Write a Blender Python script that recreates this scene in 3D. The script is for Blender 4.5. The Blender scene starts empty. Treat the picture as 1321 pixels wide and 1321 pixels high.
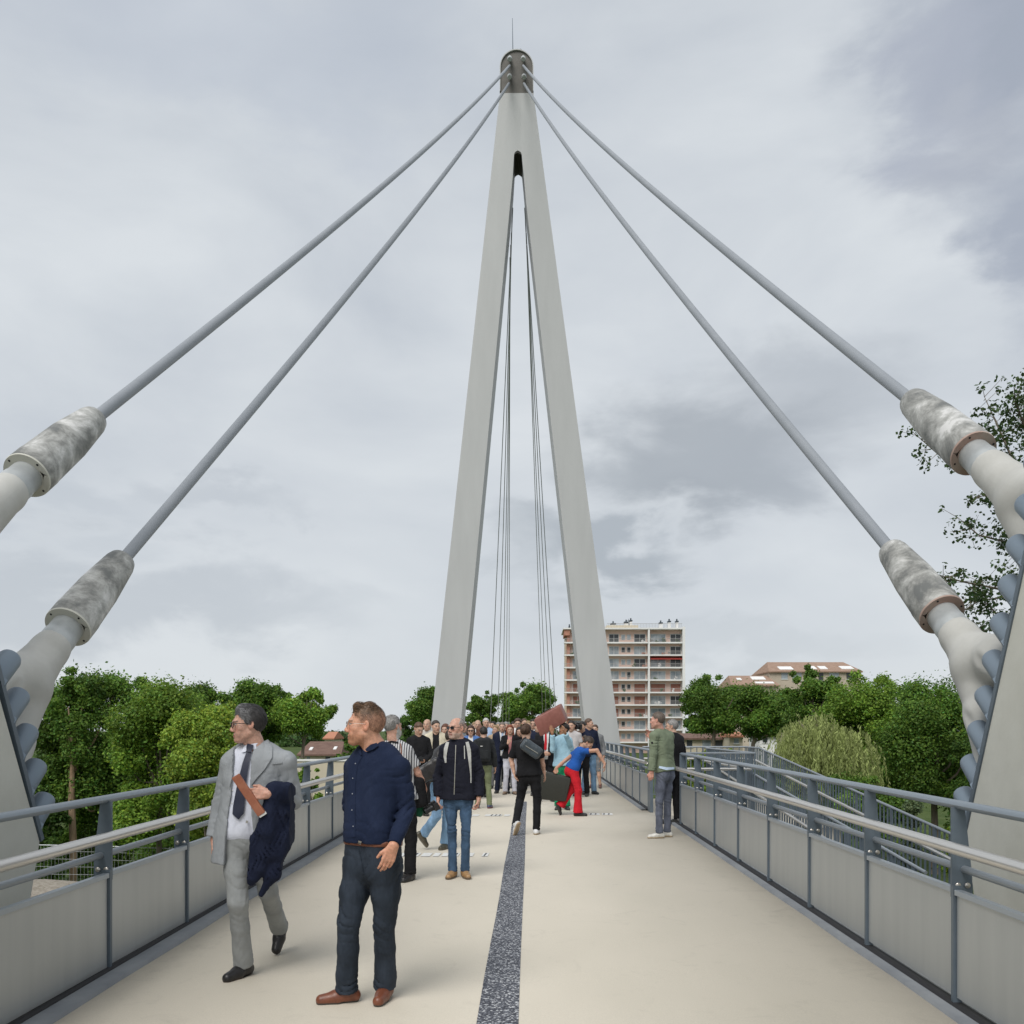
import bpy, bmesh, math, random
import numpy as np
from mathutils import Vector, Matrix
from mathutils.bvhtree import BVHTree
random.seed(7)
RNG = np.random.default_rng(11)
R = math.radians
scene = bpy.context.scene
COL = scene.collection

# ---------------------------------------------------------------- camera
HC = 1.68            # camera height
FPX = 1180.0         # focal length in photo pixels (1321 wide)
VX, VY = 683.0, 942.0
cam_d = bpy.data.cameras.new('camera')
cam = bpy.data.objects.new('camera', cam_d); COL.objects.link(cam)
cam.location = (0, 0, HC); cam.rotation_euler = (R(90), 0, 0)
cam_d.sensor_width = 36; cam_d.lens = FPX / 1321 * 36
cam_d.shift_x = (660.5 - VX) / 1321; cam_d.shift_y = (VY - 660.5) / 1321
cam_d.clip_start = .05; cam_d.clip_end = 6000
scene.camera = cam

# ---------------------------------------------------------------- world, sun, exposure
SUN_EL, SUN_AZ = R(50), R(-155)      # azimuth measured from +Y towards +X
world = bpy.data.worlds.new('World'); scene.world = world; world.use_nodes = True
scene.view_settings.view_transform = 'Standard'; scene.view_settings.look = 'None'
scene.view_settings.gamma = 1; scene.view_settings.exposure = .78
def N(nt, typ, **kw):
    n = nt.nodes.new(typ)
    for k, v in kw.items():
        if k.startswith('_'): setattr(n, k[1:], v)
        else:
            key = k.replace('__', ' ')
            n.inputs[int(key[1:]) if key[0] == 'i' and key[1:].isdigit() else key].default_value = v
    return n
def build_sky():
    nt = world.node_tree; nt.nodes.clear(); L = nt.links.new
    out = N(nt, 'ShaderNodeOutputWorld')
    sky = N(nt, 'ShaderNodeTexSky'); sky.sky_type = 'NISHITA'; sky.sun_disc = False
    sky.sun_elevation = SUN_EL; sky.sun_rotation = SUN_AZ
    b1 = N(nt, 'ShaderNodeBackground', Strength=.06); L(sky.outputs[0], b1.inputs[0])
    tc = N(nt, 'ShaderNodeTexCoord')
    sep = N(nt, 'ShaderNodeSeparateXYZ'); L(tc.outputs['Generated'], sep.inputs[0])
    # layered overcast: soft base plus broad streaky noise
    mp = N(nt, 'ShaderNodeMapping'); mp.inputs['Scale'].default_value = (1, 1, 2.2); L(tc.outputs['Generated'], mp.inputs[0])
    n1 = N(nt, 'ShaderNodeTexNoise', Scale=2.6, Detail=7, Roughness=.52, Distortion=.3); L(mp.outputs[0], n1.inputs[0])
    n2 = N(nt, 'ShaderNodeTexNoise', Scale=7.0, Detail=8, Roughness=.55, Distortion=.2); L(mp.outputs[0], n2.inputs[0])
    cr = N(nt, 'ShaderNodeValToRGB'); L(n1.outputs[0], cr.inputs[0])
    e = cr.color_ramp.elements
    e[0].position = .32; e[0].color = (.515, .558, .615, 1)
    e[1].position = .64; e[1].color = (.69, .728, .762, 1)
    m = cr.outputs[0]
    # brighter, milky band low over the horizon
    mr = N(nt, 'ShaderNodeMapRange'); mr.interpolation_type = 'SMOOTHSTEP'
    L(sep.outputs[2], mr.inputs[0]); mr.inputs[1].default_value = .42; mr.inputs[2].default_value = .02
    mr.inputs[3].default_value = 0; mr.inputs[4].default_value = .55
    mx = N(nt, 'ShaderNodeMix', _data_type='RGBA'); L(mr.outputs[0], mx.inputs[0]); L(m, mx.inputs[6]); mx.inputs[7].default_value = (.68, .715, .745, 1)
    m = mx.outputs[2]
    # individual darker clouds, each a world direction (azimuth/elevation) warped by noise
    wv = N(nt, 'ShaderNodeVectorMath', _operation='SUBTRACT'); L(n2.outputs['Color'], wv.inputs[0]); wv.inputs[1].default_value = (.5, .5, .5)
    ws = N(nt, 'ShaderNodeVectorMath', _operation='SCALE'); L(wv.outputs[0], ws.inputs[0]); ws.inputs['Scale'].default_value = .20
    wa = N(nt, 'ShaderNodeVectorMath', _operation='ADD'); L(tc.outputs['Generated'], wa.inputs[0]); L(ws.outputs[0], wa.inputs[1])
    for (px, py, sx, sz, a, c) in [(1305, 30, .11, .11, 1.0, (.375, .415, .49, 1)), (1360, 260, .05, .085, .95, (.385, .425, .50, 1)), (1195, 130, .045, .055, .6, (.43, .465, .545, 1)), (1240, 190, .04, .03, .4, (.46, .49, .55, 1)),
                                (905, 595, .125, .05, .95, (.375, .41, .45, 1)), (1010, 550, .12, .075, .6, (.42, .455, .50, 1)), (860, 560, .09, .05, .5, (.43, .465, .505, 1)),
                                (790, 705, .095, .032, .9, (.40, .44, .485, 1)), (690, 715, .05, .04, .5, (.44, .48, .52, 1)),
                                (150, 775, .24, .045, .6, (.46, .50, .55, 1)), (290, 655, .07, .02, .4, (.45, .49, .54, 1)),
                                (60, 665, .14, .03, .4, (.47, .515, .57, 1)), (300, 60, .22, .06, .4, (.47, .52, .61, 1)),
                                (900, 835, .2, .03, .35, (.49, .53, .57, 1))]:
        d = Vector(((px - VX) / FPX, 1, (VY - py) / FPX)).normalized()
        s1 = N(nt, 'ShaderNodeVectorMath', _operation='SUBTRACT'); L(wa.outputs[0], s1.inputs[0]); s1.inputs[1].default_value = d
        s2 = N(nt, 'ShaderNodeVectorMath', _operation='MULTIPLY'); L(s1.outputs[0], s2.inputs[0]); s2.inputs[1].default_value = (1 / sx, 1 / (sx + sz), 1 / sz)
        s3 = N(nt, 'ShaderNodeVectorMath', _operation='LENGTH'); L(s2.outputs[0], s3.inputs[0])
        r = N(nt, 'ShaderNodeMapRange'); r.interpolation_type = 'SMOOTHSTEP'; L(s3.outputs['Value'], r.inputs[0])
        r.inputs[1].default_value = 1.3; r.inputs[2].default_value = .38; r.inputs[3].default_value = 0; r.inputs[4].default_value = a
        mx = N(nt, 'ShaderNodeMix', _data_type='RGBA'); L(r.outputs[0], mx.inputs[0]); L(m, mx.inputs[6]); mx.inputs[7].default_value = c
        m = mx.outputs[2]
    b2 = N(nt, 'ShaderNodeBackground', Strength=.605); L(m, b2.inputs[0])
    ms = N(nt, 'ShaderNodeMixShader'); ms.inputs[0].default_value = .96; L(b1.outputs[0], ms.inputs[1]); L(b2.outputs[0], ms.inputs[2])
    L(ms.outputs[0], out.inputs[0])
build_sky()
sun_d = bpy.data.lights.new('sun', 'SUN'); sun_d.energy = 1.5; sun_d.angle = R(38); sun_d.color = (1, .965, .92)
sun = bpy.data.objects.new('sun', sun_d); COL.objects.link(sun)
sd = Vector((math.sin(SUN_AZ) * math.cos(SUN_EL), math.cos(SUN_AZ) * math.cos(SUN_EL), math.sin(SUN_EL)))
sun.rotation_euler = sd.to_track_quat('Z', 'Y').to_euler()

# ---------------------------------------------------------------- helpers: places
def P(px, py, Y):                       # world point seen at a photo pixel at distance Y down the bridge
    return np.array([(px - VX) / FPX * Y, Y, HC - (py - VY) / FPX * Y])
def zd(Y): return .1 * math.tanh(Y / 12)     # deck surface height
def Yf(py):
    Y = 10.
    for _ in range(30): Y = (HC - zd(Y)) * FPX / (py - VY)
    return Y

# ---------------------------------------------------------------- helpers: objects
def tag(o, label=None, cat=None, group=None, kind=None):
    if label: o['label'] = label
    if cat: o['category'] = cat
    if group: o['group'] = group
    if kind: o['kind'] = kind
    return o
def empty(name, loc, label, cat, group=None):
    o = bpy.data.objects.new(name, None); COL.objects.link(o); o.location = loc; o.empty_display_size = .2
    return tag(o, label, cat, group)
def link(name, me, parent=None, loc=None):
    o = bpy.data.objects.new(name, me); COL.objects.link(o)
    if parent is not None:
        o.parent = parent
        pl = parent.matrix_basis.translation.copy(); pp = parent.parent
        while pp is not None: pl += pp.matrix_basis.translation; pp = pp.parent
        o.location = (Vector(loc) if loc is not None else Vector((0, 0, 0))) - pl
    elif loc is not None: o.location = loc
    return o
def npmesh(name, V, F, mats, smooth=True, cols=None, midx=None):
    me = bpy.data.meshes.new(name)
    V = np.asarray(V, dtype=np.float32).reshape(-1, 3); F = np.asarray(F, dtype=np.int32)
    n = F.shape[1]
    me.vertices.add(len(V)); me.vertices.foreach_set('co', V.ravel())
    me.loops.add(F.size); me.loops.foreach_set('vertex_index', F.ravel())
    me.polygons.add(len(F)); me.polygons.foreach_set('loop_start', np.arange(0, F.size, n, dtype=np.int32))
    if smooth: me.polygons.foreach_set('use_smooth', np.ones(len(F), dtype=bool))
    for m in (mats if isinstance(mats, (list, tuple)) else [mats]): me.materials.append(m)
    if midx is not None: me.polygons.foreach_set('material_index', np.asarray(midx, dtype=np.int32))
    me.update(calc_edges=True)
    if cols is not None:
        a = me.attributes.new('Col', 'FLOAT_COLOR', 'POINT')
        c = np.ones((len(V), 4), dtype=np.float32); c[:, :3] = cols; a.data.foreach_set('color', c.ravel())
    return me

class MB:                                # plain mesh collector: boxes, prisms, tubes, lathes
    def __init__(s): s.v = []; s.f = []
    def add(s, v, f):
        b = len(s.v); s.v += [tuple(x) for x in v]; s.f += [tuple(i + b for i in q) for q in f]; return s
    def box(s, x0, x1, y0, y1, z0, z1):
        v = [(x, y, z) for x in (x0, x1) for y in (y0, y1) for z in (z0, z1)]
        return s.add(v, [(0, 1, 3, 2), (4, 6, 7, 5), (0, 4, 5, 1), (2, 3, 7, 6), (0, 2, 6, 4), (1, 5, 7, 3)])
    def obox(s, c, ax, h):               # oriented box: axes rows, half sizes
        c = np.array(c, float); ax = np.array(ax, float)
        v = [c + i * h[0] * ax[0] + j * h[1] * ax[1] + k * h[2] * ax[2] for i in (-1, 1) for j in (-1, 1) for k in (-1, 1)]
        return s.add(v, [(0, 1, 3, 2), (4, 6, 7, 5), (0, 4, 5, 1), (2, 3, 7, 6), (0, 2, 6, 4), (1, 5, 7, 3)])
    def prism(s, front, back):           # two outlines with the same number of points
        n = len(front)
        s.add(list(front) + list(back), [tuple(range(n)), tuple(range(2 * n - 1, n - 1, -1))] + [(i, i + n, (i + 1) % n + n, (i + 1) % n) for i in range(n)])
        return s
    def tube(s, pts, r, n=10, cap=True, rx=None):
        pts = [Vector(p) for p in pts]; rs = r if isinstance(r, (list, tuple)) else [r] * len(pts)
        v = []; prev = None
        for i, p in enumerate(pts):
            t = (pts[min(i + 1, len(pts) - 1)] - pts[max(i - 1, 0)]).normalized()
            if prev is None: a = t.cross(Vector((0, 0, 1)) if abs(t.z) < .9 else Vector((1, 0, 0))).normalized()
            else: a = (prev - t * prev.dot(t)).normalized()
            prev = a; b = t.cross(a)
            for k in range(n):
                an = 2 * math.pi * k / n
                v.append(p + (a * math.cos(an) + b * math.sin(an) * (rx or 1)) * rs[i])
        f = [(i * n + k, i * n + (k + 1) % n, (i + 1) * n + (k + 1) % n, (i + 1) * n + k) for i in range(len(pts) - 1) for k in range(n)]
        if cap: f += [tuple(range(n - 1, -1, -1)), tuple((len(pts) - 1) * n + k for k in range(n))]
        return s.add(v, f)
    def mesh(s, name, mat, smooth=False, bevel=0):
        me = bpy.data.meshes.new(name); me.from_pydata(s.v, [], s.f)
        me.materials.append(mat)
        bm = bmesh.new(); bm.from_mesh(me)
        bmesh.ops.recalc_face_normals(bm, faces=bm.faces)
        if bevel: bmesh.ops.bevel(bm, geom=bm.edges[:] + bm.verts[:], offset=bevel, segments=2, affect='EDGES', profile=.6, clamp_overlap=True)
        if smooth:
            for e in bm.edges:
                if len(e.link_faces) == 2 and e.calc_face_angle(0) > R(38): e.smooth = False
            for f in bm.faces: f.smooth = True
        bm.to_mesh(me); bm.free(); return me
    def obj(s, name, mat, parent=None, smooth=False, bevel=0): return link(name, s.mesh(name, mat, smooth, bevel), parent)

# ---------------------------------------------------------------- materials
def mat(name, col, rough=.7, metal=0, noise=None, bump=None, col2=None, vcol=False, spec=.5, sheen=0, island=None, detail=4, contrast=(.35, .65), trans=0, stretch=(1, 1, 1), coat=0):
    m = bpy.data.materials.new(name); m.use_nodes = True; nt = m.node_tree; L = nt.links.new
    b = nt.nodes['Principled BSDF']
    b.inputs['Base Color'].default_value = (*col, 1); b.inputs['Roughness'].default_value = rough; b.inputs['Metallic'].default_value = metal
    b.inputs['Specular IOR Level'].default_value = spec
    if coat: b.inputs['Coat Weight'].default_value = coat
    if sheen: b.inputs['Sheen Weight'].default_value = sheen; b.inputs['Sheen Roughness'].default_value = .5
    tc = N(nt, 'ShaderNodeTexCoord'); mp = N(nt, 'ShaderNodeMapping'); mp.inputs['Scale'].default_value = stretch; L(tc.outputs['Object'], mp.inputs[0])
    src = None
    if vcol:
        a = N(nt, 'ShaderNodeAttribute'); a.attribute_name = 'Col'; src = a.outputs['Color']
    if noise:
        n = N(nt, 'ShaderNodeTexNoise', Scale=noise, Detail=detail, Roughness=.6); L(mp.outputs[0], n.inputs[0])
        r = N(nt, 'ShaderNodeMapRange'); L(n.outputs[0], r.inputs[0]); r.inputs[1].default_value = contrast[0]; r.inputs[2].default_value = contrast[1]
        mx = N(nt, 'ShaderNodeMix', _data_type='RGBA'); L(r.outputs[0], mx.inputs[0])
        c2 = col2 or tuple(min(1, c * 1.25) for c in col)
        if src is not None:
            mul = N(nt, 'ShaderNodeMix', _data_type='RGBA', _blend_type='MULTIPLY'); mul.inputs[0].default_value = 1
            mx.inputs[6].default_value = (.82, .82, .82, 1); mx.inputs[7].default_value = (1.12, 1.12, 1.12, 1)
            L(src, mul.inputs[6]); L(mx.outputs[2], mul.inputs[7]); src = mul.outputs[2]
        else:
            mx.inputs[6].default_value = (*col, 1); mx.inputs[7].default_value = (*c2, 1); src = mx.outputs[2]
    if src is not None: L(src, b.inputs['Base Color'])
    if bump:
        n = N(nt, 'ShaderNodeTexNoise', Scale=bump[0], Detail=5, Roughness=.6); L(mp.outputs[0], n.inputs[0])
        bp = N(nt, 'ShaderNodeBump', Strength=bump[1], Distance=bump[2] if len(bump) > 2 else .01); L(n.outputs[0], bp.inputs['Height']); L(bp.outputs[0], b.inputs['Normal'])
    if trans:
        t = N(nt, 'ShaderNodeBsdfTranslucent'); ms = N(nt, 'ShaderNodeMixShader'); ms.inputs[0].default_value = trans
        if src is not None: L(src, t.inputs[0])
        else: t.inputs[0].default_value = (*col, 1)
        L(b.outputs[0], ms.inputs[1]); L(t.outputs[0], ms.inputs[2]); L(ms.outputs[0], nt.nodes['Material Output'].inputs[0])
    return m
STEEL = mat('painted_grey_steel', (.105, .135, .165), .42, .15, noise=6, col2=(.125, .155, .185), bump=(60, .05, .002))
STEEL_L = mat('painted_top_rail', (.20, .235, .27), .4, .15)
STEEL_D = mat('dark_grey_steel', (.06, .075, .09), .45, .2)
LIGHTSTEEL = mat('light_grey_channel', (.36, .40, .44), .35, .35)
TUBE = mat('grey_tube', (.27, .30, .33), .38, .4)
INOX = mat('brushed_stainless', (.66, .64, .61), .3, .8)
INOXB = mat('bolt_metal', (.55, .52, .48), .3, .9)
PANEL = mat('anodised_panel', (.43, .452, .458), .36, .55, noise=3.2, col2=(.475, .495, .498), bump=(5, .015, .008), stretch=(1, 1.6, .12), detail=8)
GAP = mat('black_gap', (.015, .015, .017), .8)
PYLON = mat('pylon_grey_paint', (.43, .437, .435), .5, 0, noise=.9, col2=(.475, .482, .48), bump=(3, .05, .01), detail=9, stretch=(1.6, 1.6, .25), contrast=(.3, .7))
CAPM = mat('dark_corten_cap', (.10, .095, .085), .6, .2, noise=3, col2=(.125, .118, .105))
SLOT_SHADE = mat('dark_slot_shade', (.03, .03, .022), .7)  # near-black colour carrying the shade inside the pylon slot
CABLE = mat('cable_sheath', (.245, .265, .29), .5, .1, noise=2, col2=(.27, .29, .315))
HANGER = mat('hanger_wire', (.34, .355, .375), .5, .3)
CONC = mat('cast_concrete', (.52, .515, .455), .8, 0, noise=1.3, col2=(.61, .605, .545), bump=(25, .12, .01), detail=8)
CAST = mat('pale_cast_steel', (.44, .435, .405), .62, 0, noise=3, col2=(.52, .515, .485), bump=(30, .1, .005), detail=7)
GALV = mat('galvanised_collar', (.40, .42, .42), .45, .3, noise=9, col2=(.48, .5, .5))
BOLTCAP = mat('blue_grey_anchor_cap', (.185, .23, .28), .45, .15, noise=5, col2=(.185, .235, .285))
RUST = mat('reddish_socket_end', (.36, .24, .2), .7, 0, noise=6, col2=(.42, .34, .29))
WHITEP = mat('white_paint', (.74, .74, .72), .6, noise=30, col2=(.62, .62, .60))
BLACKP = mat('black_paint', (.03, .035, .045), .6)

def socket_mat():
    m = mat('weathered_socket_paint', (.2, .2, .19), .6, .1)
    nt = m.node_tree; L = nt.links.new; b = nt.nodes['Principled BSDF']
    tc = N(nt, 'ShaderNodeTexCoord')
    n = N(nt, 'ShaderNodeTexNoise', Scale=2.6, Detail=12, Roughness=.68, Distortion=.35); L(tc.outputs['Object'], n.inputs[0])
    cr = N(nt, 'ShaderNodeValToRGB'); L(n.outputs[0], cr.inputs[0]); e = cr.color_ramp.elements
    e[0].position = .39; e[0].color = (.14, .145, .14, 1); e[1].position = .62; e[1].color = (.60, .595, .58, 1)
    q = e.new(.47); q.color = (.25, .25, .235, 1); q = e.new(.56); q.color = (.42, .42, .40, 1)
    L(cr.outputs[0], b.inputs['Base Color'])
    return m
SOCKET = socket_mat()
def deck_mat():
    m = mat('sand_resin_deck', (.5, .5, .4), .78, spec=.35)
    nt = m.node_tree; L = nt.links.new; b = nt.nodes['Principled BSDF']
    tc = N(nt, 'ShaderNodeTexCoord')
    mp = N(nt, 'ShaderNodeMapping'); mp.inputs['Scale'].default_value = (1, .45, 1); L(tc.outputs['Object'], mp.inputs[0])
    n = N(nt, 'ShaderNodeTexNoise', Scale=.75, Detail=6, Roughness=.55); L(mp.outputs[0], n.inputs[0])
    cr = N(nt, 'ShaderNodeValToRGB'); L(n.outputs[0], cr.inputs[0]); e = cr.color_ramp.elements
    e[0].position = .3; e[0].color = (.585, .54, .45, 1); e[1].position = .7; e[1].color = (.655, .60, .505, 1)
    n2 = N(nt, 'ShaderNodeTexNoise', Scale=160, Detail=3); L(tc.outputs['Object'], n2.inputs[0])
    r = N(nt, 'ShaderNodeMapRange'); L(n2.outputs[0], r.inputs[0]); r.inputs[1].default_value = .3; r.inputs[2].default_value = .7; r.inputs[3].default_value = .93; r.inputs[4].default_value = 1.05
    mu = N(nt, 'ShaderNodeMix', _data_type='RGBA', _blend_type='MULTIPLY'); mu.inputs[0].default_value = 1; L(cr.outputs[0], mu.inputs[6]); L(r.outputs[0], mu.inputs[7])
    v = N(nt, 'ShaderNodeTexVoronoi', Scale=1.5); L(tc.outputs['Object'], v.inputs[0])       # sparse specks of dirt
    r2 = N(nt, 'ShaderNodeMapRange'); L(v.outputs['Distance'], r2.inputs[0]); r2.inputs[1].default_value = .012; r2.inputs[2].default_value = .02; r2.inputs[3].default_value = .55; r2.inputs[4].default_value = 1
    m2 = N(nt, 'ShaderNodeMix', _data_type='RGBA', _blend_type='MULTIPLY'); m2.inputs[0].default_value = 1; L(mu.outputs[2], m2.inputs[6]); L(r2.outputs[0], m2.inputs[7])
    n3 = N(nt, 'ShaderNodeTexNoise', Scale=3.4, Detail=10, Roughness=.72, Distortion=.8); L(tc.outputs['Object'], n3.inputs[0])
    r3 = N(nt, 'ShaderNodeMapRange'); L(n3.outputs[0], r3.inputs[0]); r3.inputs[1].default_value = .56; r3.inputs[2].default_value = .74; r3.inputs[3].default_value = 1; r3.inputs[4].default_value = .88
    sx = N(nt, 'ShaderNodeSeparateXYZ'); L(tc.outputs['Object'], sx.inputs[0])              # dirt collecting along both kerbs
    ab = N(nt, 'ShaderNodeMath', _operation='ADD'); L(sx.outputs[0], ab.inputs[0]); ab.inputs[1].default_value = .16
    ab2 = N(nt, 'ShaderNodeMath', _operation='ABSOLUTE'); L(ab.outputs[0], ab2.inputs[0])
    ad = N(nt, 'ShaderNodeMath', _operation='MULTIPLY_ADD'); L(n3.outputs[0], ad.inputs[0]); ad.inputs[1].default_value = .5; L(ab2.outputs[0], ad.inputs[2])
    r4 = N(nt, 'ShaderNodeMapRange'); L(ad.outputs[0], r4.inputs[0]); r4.inputs[1].default_value = 2.45; r4.inputs[2].default_value = 2.85; r4.inputs[3].default_value = 1; r4.inputs[4].default_value = .84
    m3 = N(nt, 'ShaderNodeMath', _operation='MULTIPLY'); L(r3.outputs[0], m3.inputs[0]); L(r4.outputs[0], m3.inputs[1])
    m4 = N(nt, 'ShaderNodeMix', _data_type='RGBA', _blend_type='MULTIPLY'); m4.inputs[0].default_value = 1; L(m2.outputs[2], m4.inputs[6]); L(m3.outputs[0], m4.inputs[7])
    L(m4.outputs[2], b.inputs['Base Color'])
    bp = N(nt, 'ShaderNodeBump', Strength=.12, Distance=.003); L(n2.outputs[0], bp.inputs['Height']); L(bp.outputs[0], b.inputs['Normal'])
    return m
def stripe_mat():
    m = mat('speckled_aggregate', (.1, .1, .12), .8)
    nt = m.node_tree; L = nt.links.new; b = nt.nodes['Principled BSDF']
    tc = N(nt, 'ShaderNodeTexCoord'); v = N(nt, 'ShaderNodeTexVoronoi', Scale=92); L(tc.outputs['Object'], v.inputs[0])
    sp = N(nt, 'ShaderNodeSeparateColor'); L(v.outputs['Color'], sp.inputs[0])
    cr = N(nt, 'ShaderNodeValToRGB'); L(sp.outputs[0], cr.inputs[0]); cr.color_ramp.interpolation = 'CONSTANT'; e = cr.color_ramp.elements
    e[0].position = 0; e[0].color = (.04, .043, .055, 1); e[1].position = .38; e[1].color = (.08, .086, .105, 1)
    q = e.new(.66); q.color = (.18, .19, .215, 1); q = e.new(.83); q.color = (.46, .47, .49, 1)
    L(cr.outputs[0], b.inputs['Base Color'])
    bp = N(nt, 'ShaderNodeBump', Strength=.6, Distance=.006); bp.invert = True; L(v.outputs['Distance'], bp.inputs['Height']); L(bp.outputs[0], b.inputs['Normal'])
    return m
DECK = deck_mat(); STRIPE = stripe_mat()
KERB = mat('grey_kerb_coating', (.165, .178, .195), .7, noise=3, col2=(.215, .228, .24), bump=(80, .3, .004))

# ---------------------------------------------------------------- ground
def gz(x, y):                            # terrain height
    b = -4.6
    b += 3.75 * math.exp(-(((x + 8.5) / 6.5) ** 2 + ((y - 13) / 8) ** 2) ** 2)      # gravel mound, left of the abutment
    b += 1.7 * math.exp(-(((x - 12) / 9) ** 2 + ((y - 10) / 9) ** 2) ** 2)
    b += 1.5 * math.exp(-((x / 16) ** 2 + ((y + 4) / 10) ** 2) ** 2)
    b += .9 / (1 + math.exp(-(y - 95) / 8)) + .12 * math.sin(x * .7) * math.cos(y * .6)
    return b
def ground():
    xs = np.concatenate([-np.geomspace(3000, 62, 14), np.arange(-60, 61, 1.5), np.geomspace(62, 3000, 14)])
    ys = np.concatenate([[-400, -120], np.arange(-40, 101, 1.5), np.geomspace(104, 4500, 22)])
    V = [(x, y, gz(x, y)) for y in ys for x in xs]; nx = len(xs)
    F = [(j * nx + i, j * nx + i + 1, (j + 1) * nx + i + 1, (j + 1) * nx + i) for j in range(len(ys) - 1) for i in range(nx - 1)]
    m = mat('grass_and_gravel', (.05, .085, .02), .95, spec=.1)
    nt = m.node_tree; L = nt.links.new; b = nt.nodes['Principled BSDF']; tc = N(nt, 'ShaderNodeTexCoord')
    n = N(nt, 'ShaderNodeTexNoise', Scale=.35, Detail=9, Roughness=.7); L(tc.outputs['Object'], n.inputs[0])
    cr = N(nt, 'ShaderNodeValToRGB'); L(n.outputs[0], cr.inputs[0]); e = cr.color_ramp.elements
    e[0].position = .3; e[0].color = (.03, .06, .012, 1); e[1].position = .7; e[1].color = (.1, .13, .045, 1)
    gn = N(nt, 'ShaderNodeTexNoise', Scale=14, Detail=6, Roughness=.75); L(tc.outputs['Object'], gn.inputs[0])
    gr = N(nt, 'ShaderNodeValToRGB'); L(gn.outputs[0], gr.inputs[0]); g = gr.color_ramp.elements
    g[0].position = .35; g[0].color = (.20, .17, .13, 1); g[1].position = .65; g[1].color = (.46, .42, .36, 1)
    d = N(nt, 'ShaderNodeVectorMath', _operation='DISTANCE'); L(tc.outputs['Object'], d.inputs[0]); d.inputs[1].default_value = (-8.5, 13, -1.5)
    ad = N(nt, 'ShaderNodeMath', _operation='MULTIPLY_ADD'); L(n.outputs[0], ad.inputs[0]); ad.inputs[1].default_value = 6; L(d.outputs['Value'], ad.inputs[2])
    r = N(nt, 'ShaderNodeMapRange'); L(ad.outputs[0], r.inputs[0]); r.inputs[1].default_value = 14.5; r.inputs[2].default_value = 12.5
    mx = N(nt, 'ShaderNodeMix', _data_type='RGBA'); L(r.outputs[0], mx.inputs[0]); L(cr.outputs[0], mx.inputs[6]); L(gr.outputs[0], mx.inputs[7]); L(mx.outputs[2], b.inputs['Base Color'])
    bp = N(nt, 'ShaderNodeBump', Strength=.7, Distance=.06); L(gn.outputs[0], bp.inputs['Height']); L(bp.outputs[0], b.inputs['Normal'])
    tag(link('ground', npmesh('ground', V, F, m)), kind='structure')
ground()

# ---------------------------------------------------------------- the bridge deck
XL, XR, XR2 = -2.85, 2.52, 2.36          # railing lines: left, right near, right beyond the ramp mouth
YEND = 150
YJ0, YJ1 = 15.6, 18.1
SP = 1.40
def deck():
    ys = list(np.arange(-3, 30, 1.)) + list(np.arange(30, YEND + 1, 5.))
    def strip(name, m, x0f, x1f, dz, y0=-3, y1=YEND, thick=None, parent=None):
        yy = [y for y in ys if y0 < y < y1]; yy = [y0] + yy + [y1]
        V = []; F = []
        for y in yy:
            a, b = x0f(y), x1f(y); z = zd(y) + dz
            V += [(a, y, z), (b, y, z)]
            if thick: V += [(b, y, z - thick), (a, y, z - thick)]
        k = 4 if thick else 2
        for i in range(len(yy) - 1):
            q = i * k; p = q + k
            F.append((q, q + 1, p + 1, p))
            if thick: F += [(q + 1, q + 2, p + 2, p + 1), (q + 2, q + 3, p + 3, p + 2), (q + 3, q, p, p + 3)]
        if thick: F += [(0, 1, 2, 3)]
        me = npmesh(name, V, [f for f in F], m, smooth=False)
        return tag(link(name, me, parent), kind='structure')
    kr = lambda y: (2.40 if y < YJ0 else (2.40 if y < YJ0 + .2 else XR2 - .12))
    strip('bridge_deck', DECK, lambda y: XL + .05, lambda y: (XR - .02 if y < YJ0 else XR2 + .3), 0, thick=.5)
    strip('centre_strip', STRIPE, lambda y: -.295 + .004 * math.sin(y * 5), lambda y: -.06 + .003 * math.sin(y * 7), .004, y1=20.3)
    strip('kerb_left', KERB, lambda y: XL - .04, lambda y: XL + .185 + .006 * math.sin(y * 3), .028, thick=.3)
    strip('gap_strip_left', GAP, lambda y: XL - .03, lambda y: XL + .055, .034, thick=.05)  # black strips on the kerbs mark the gap below the railing panels
    strip('gap_strip_right', GAP, lambda y: XR - .05, lambda y: XR + .03, .034, y1=YJ0, thick=.05)
    strip('gap_strip_right_far', GAP, lambda y: XR2 - .05, lambda y: XR2 + .03, .034, y0=YJ1, thick=.05)
    strip('kerb_right', KERB, lambda y: 2.40 + .006 * math.sin(y * 3.4), lambda y: XR + .05, .028, y1=YJ0, thick=.3)
    strip('kerb_right_far', KERB, lambda y: XR2 - .14, lambda y: XR2 + .05, .028, y0=YJ1, thick=.3)
    strip('ramp_landing', DECK, lambda y: XR - .03, lambda y: 5.1, -.006, y0=YJ0 - .6, y1=21.3, thick=.3)
    # edge beams under the deck
    strip('edge_beam_left', PYLON, lambda y: XL - .35, lambda y: XL + .03, -.03, thick=.55)
    strip('edge_beam_right', PYLON, lambda y: XR + .02, lambda y: XR + .36, -.03, y1=YJ0 - .6, thick=.55)
deck()

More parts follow.
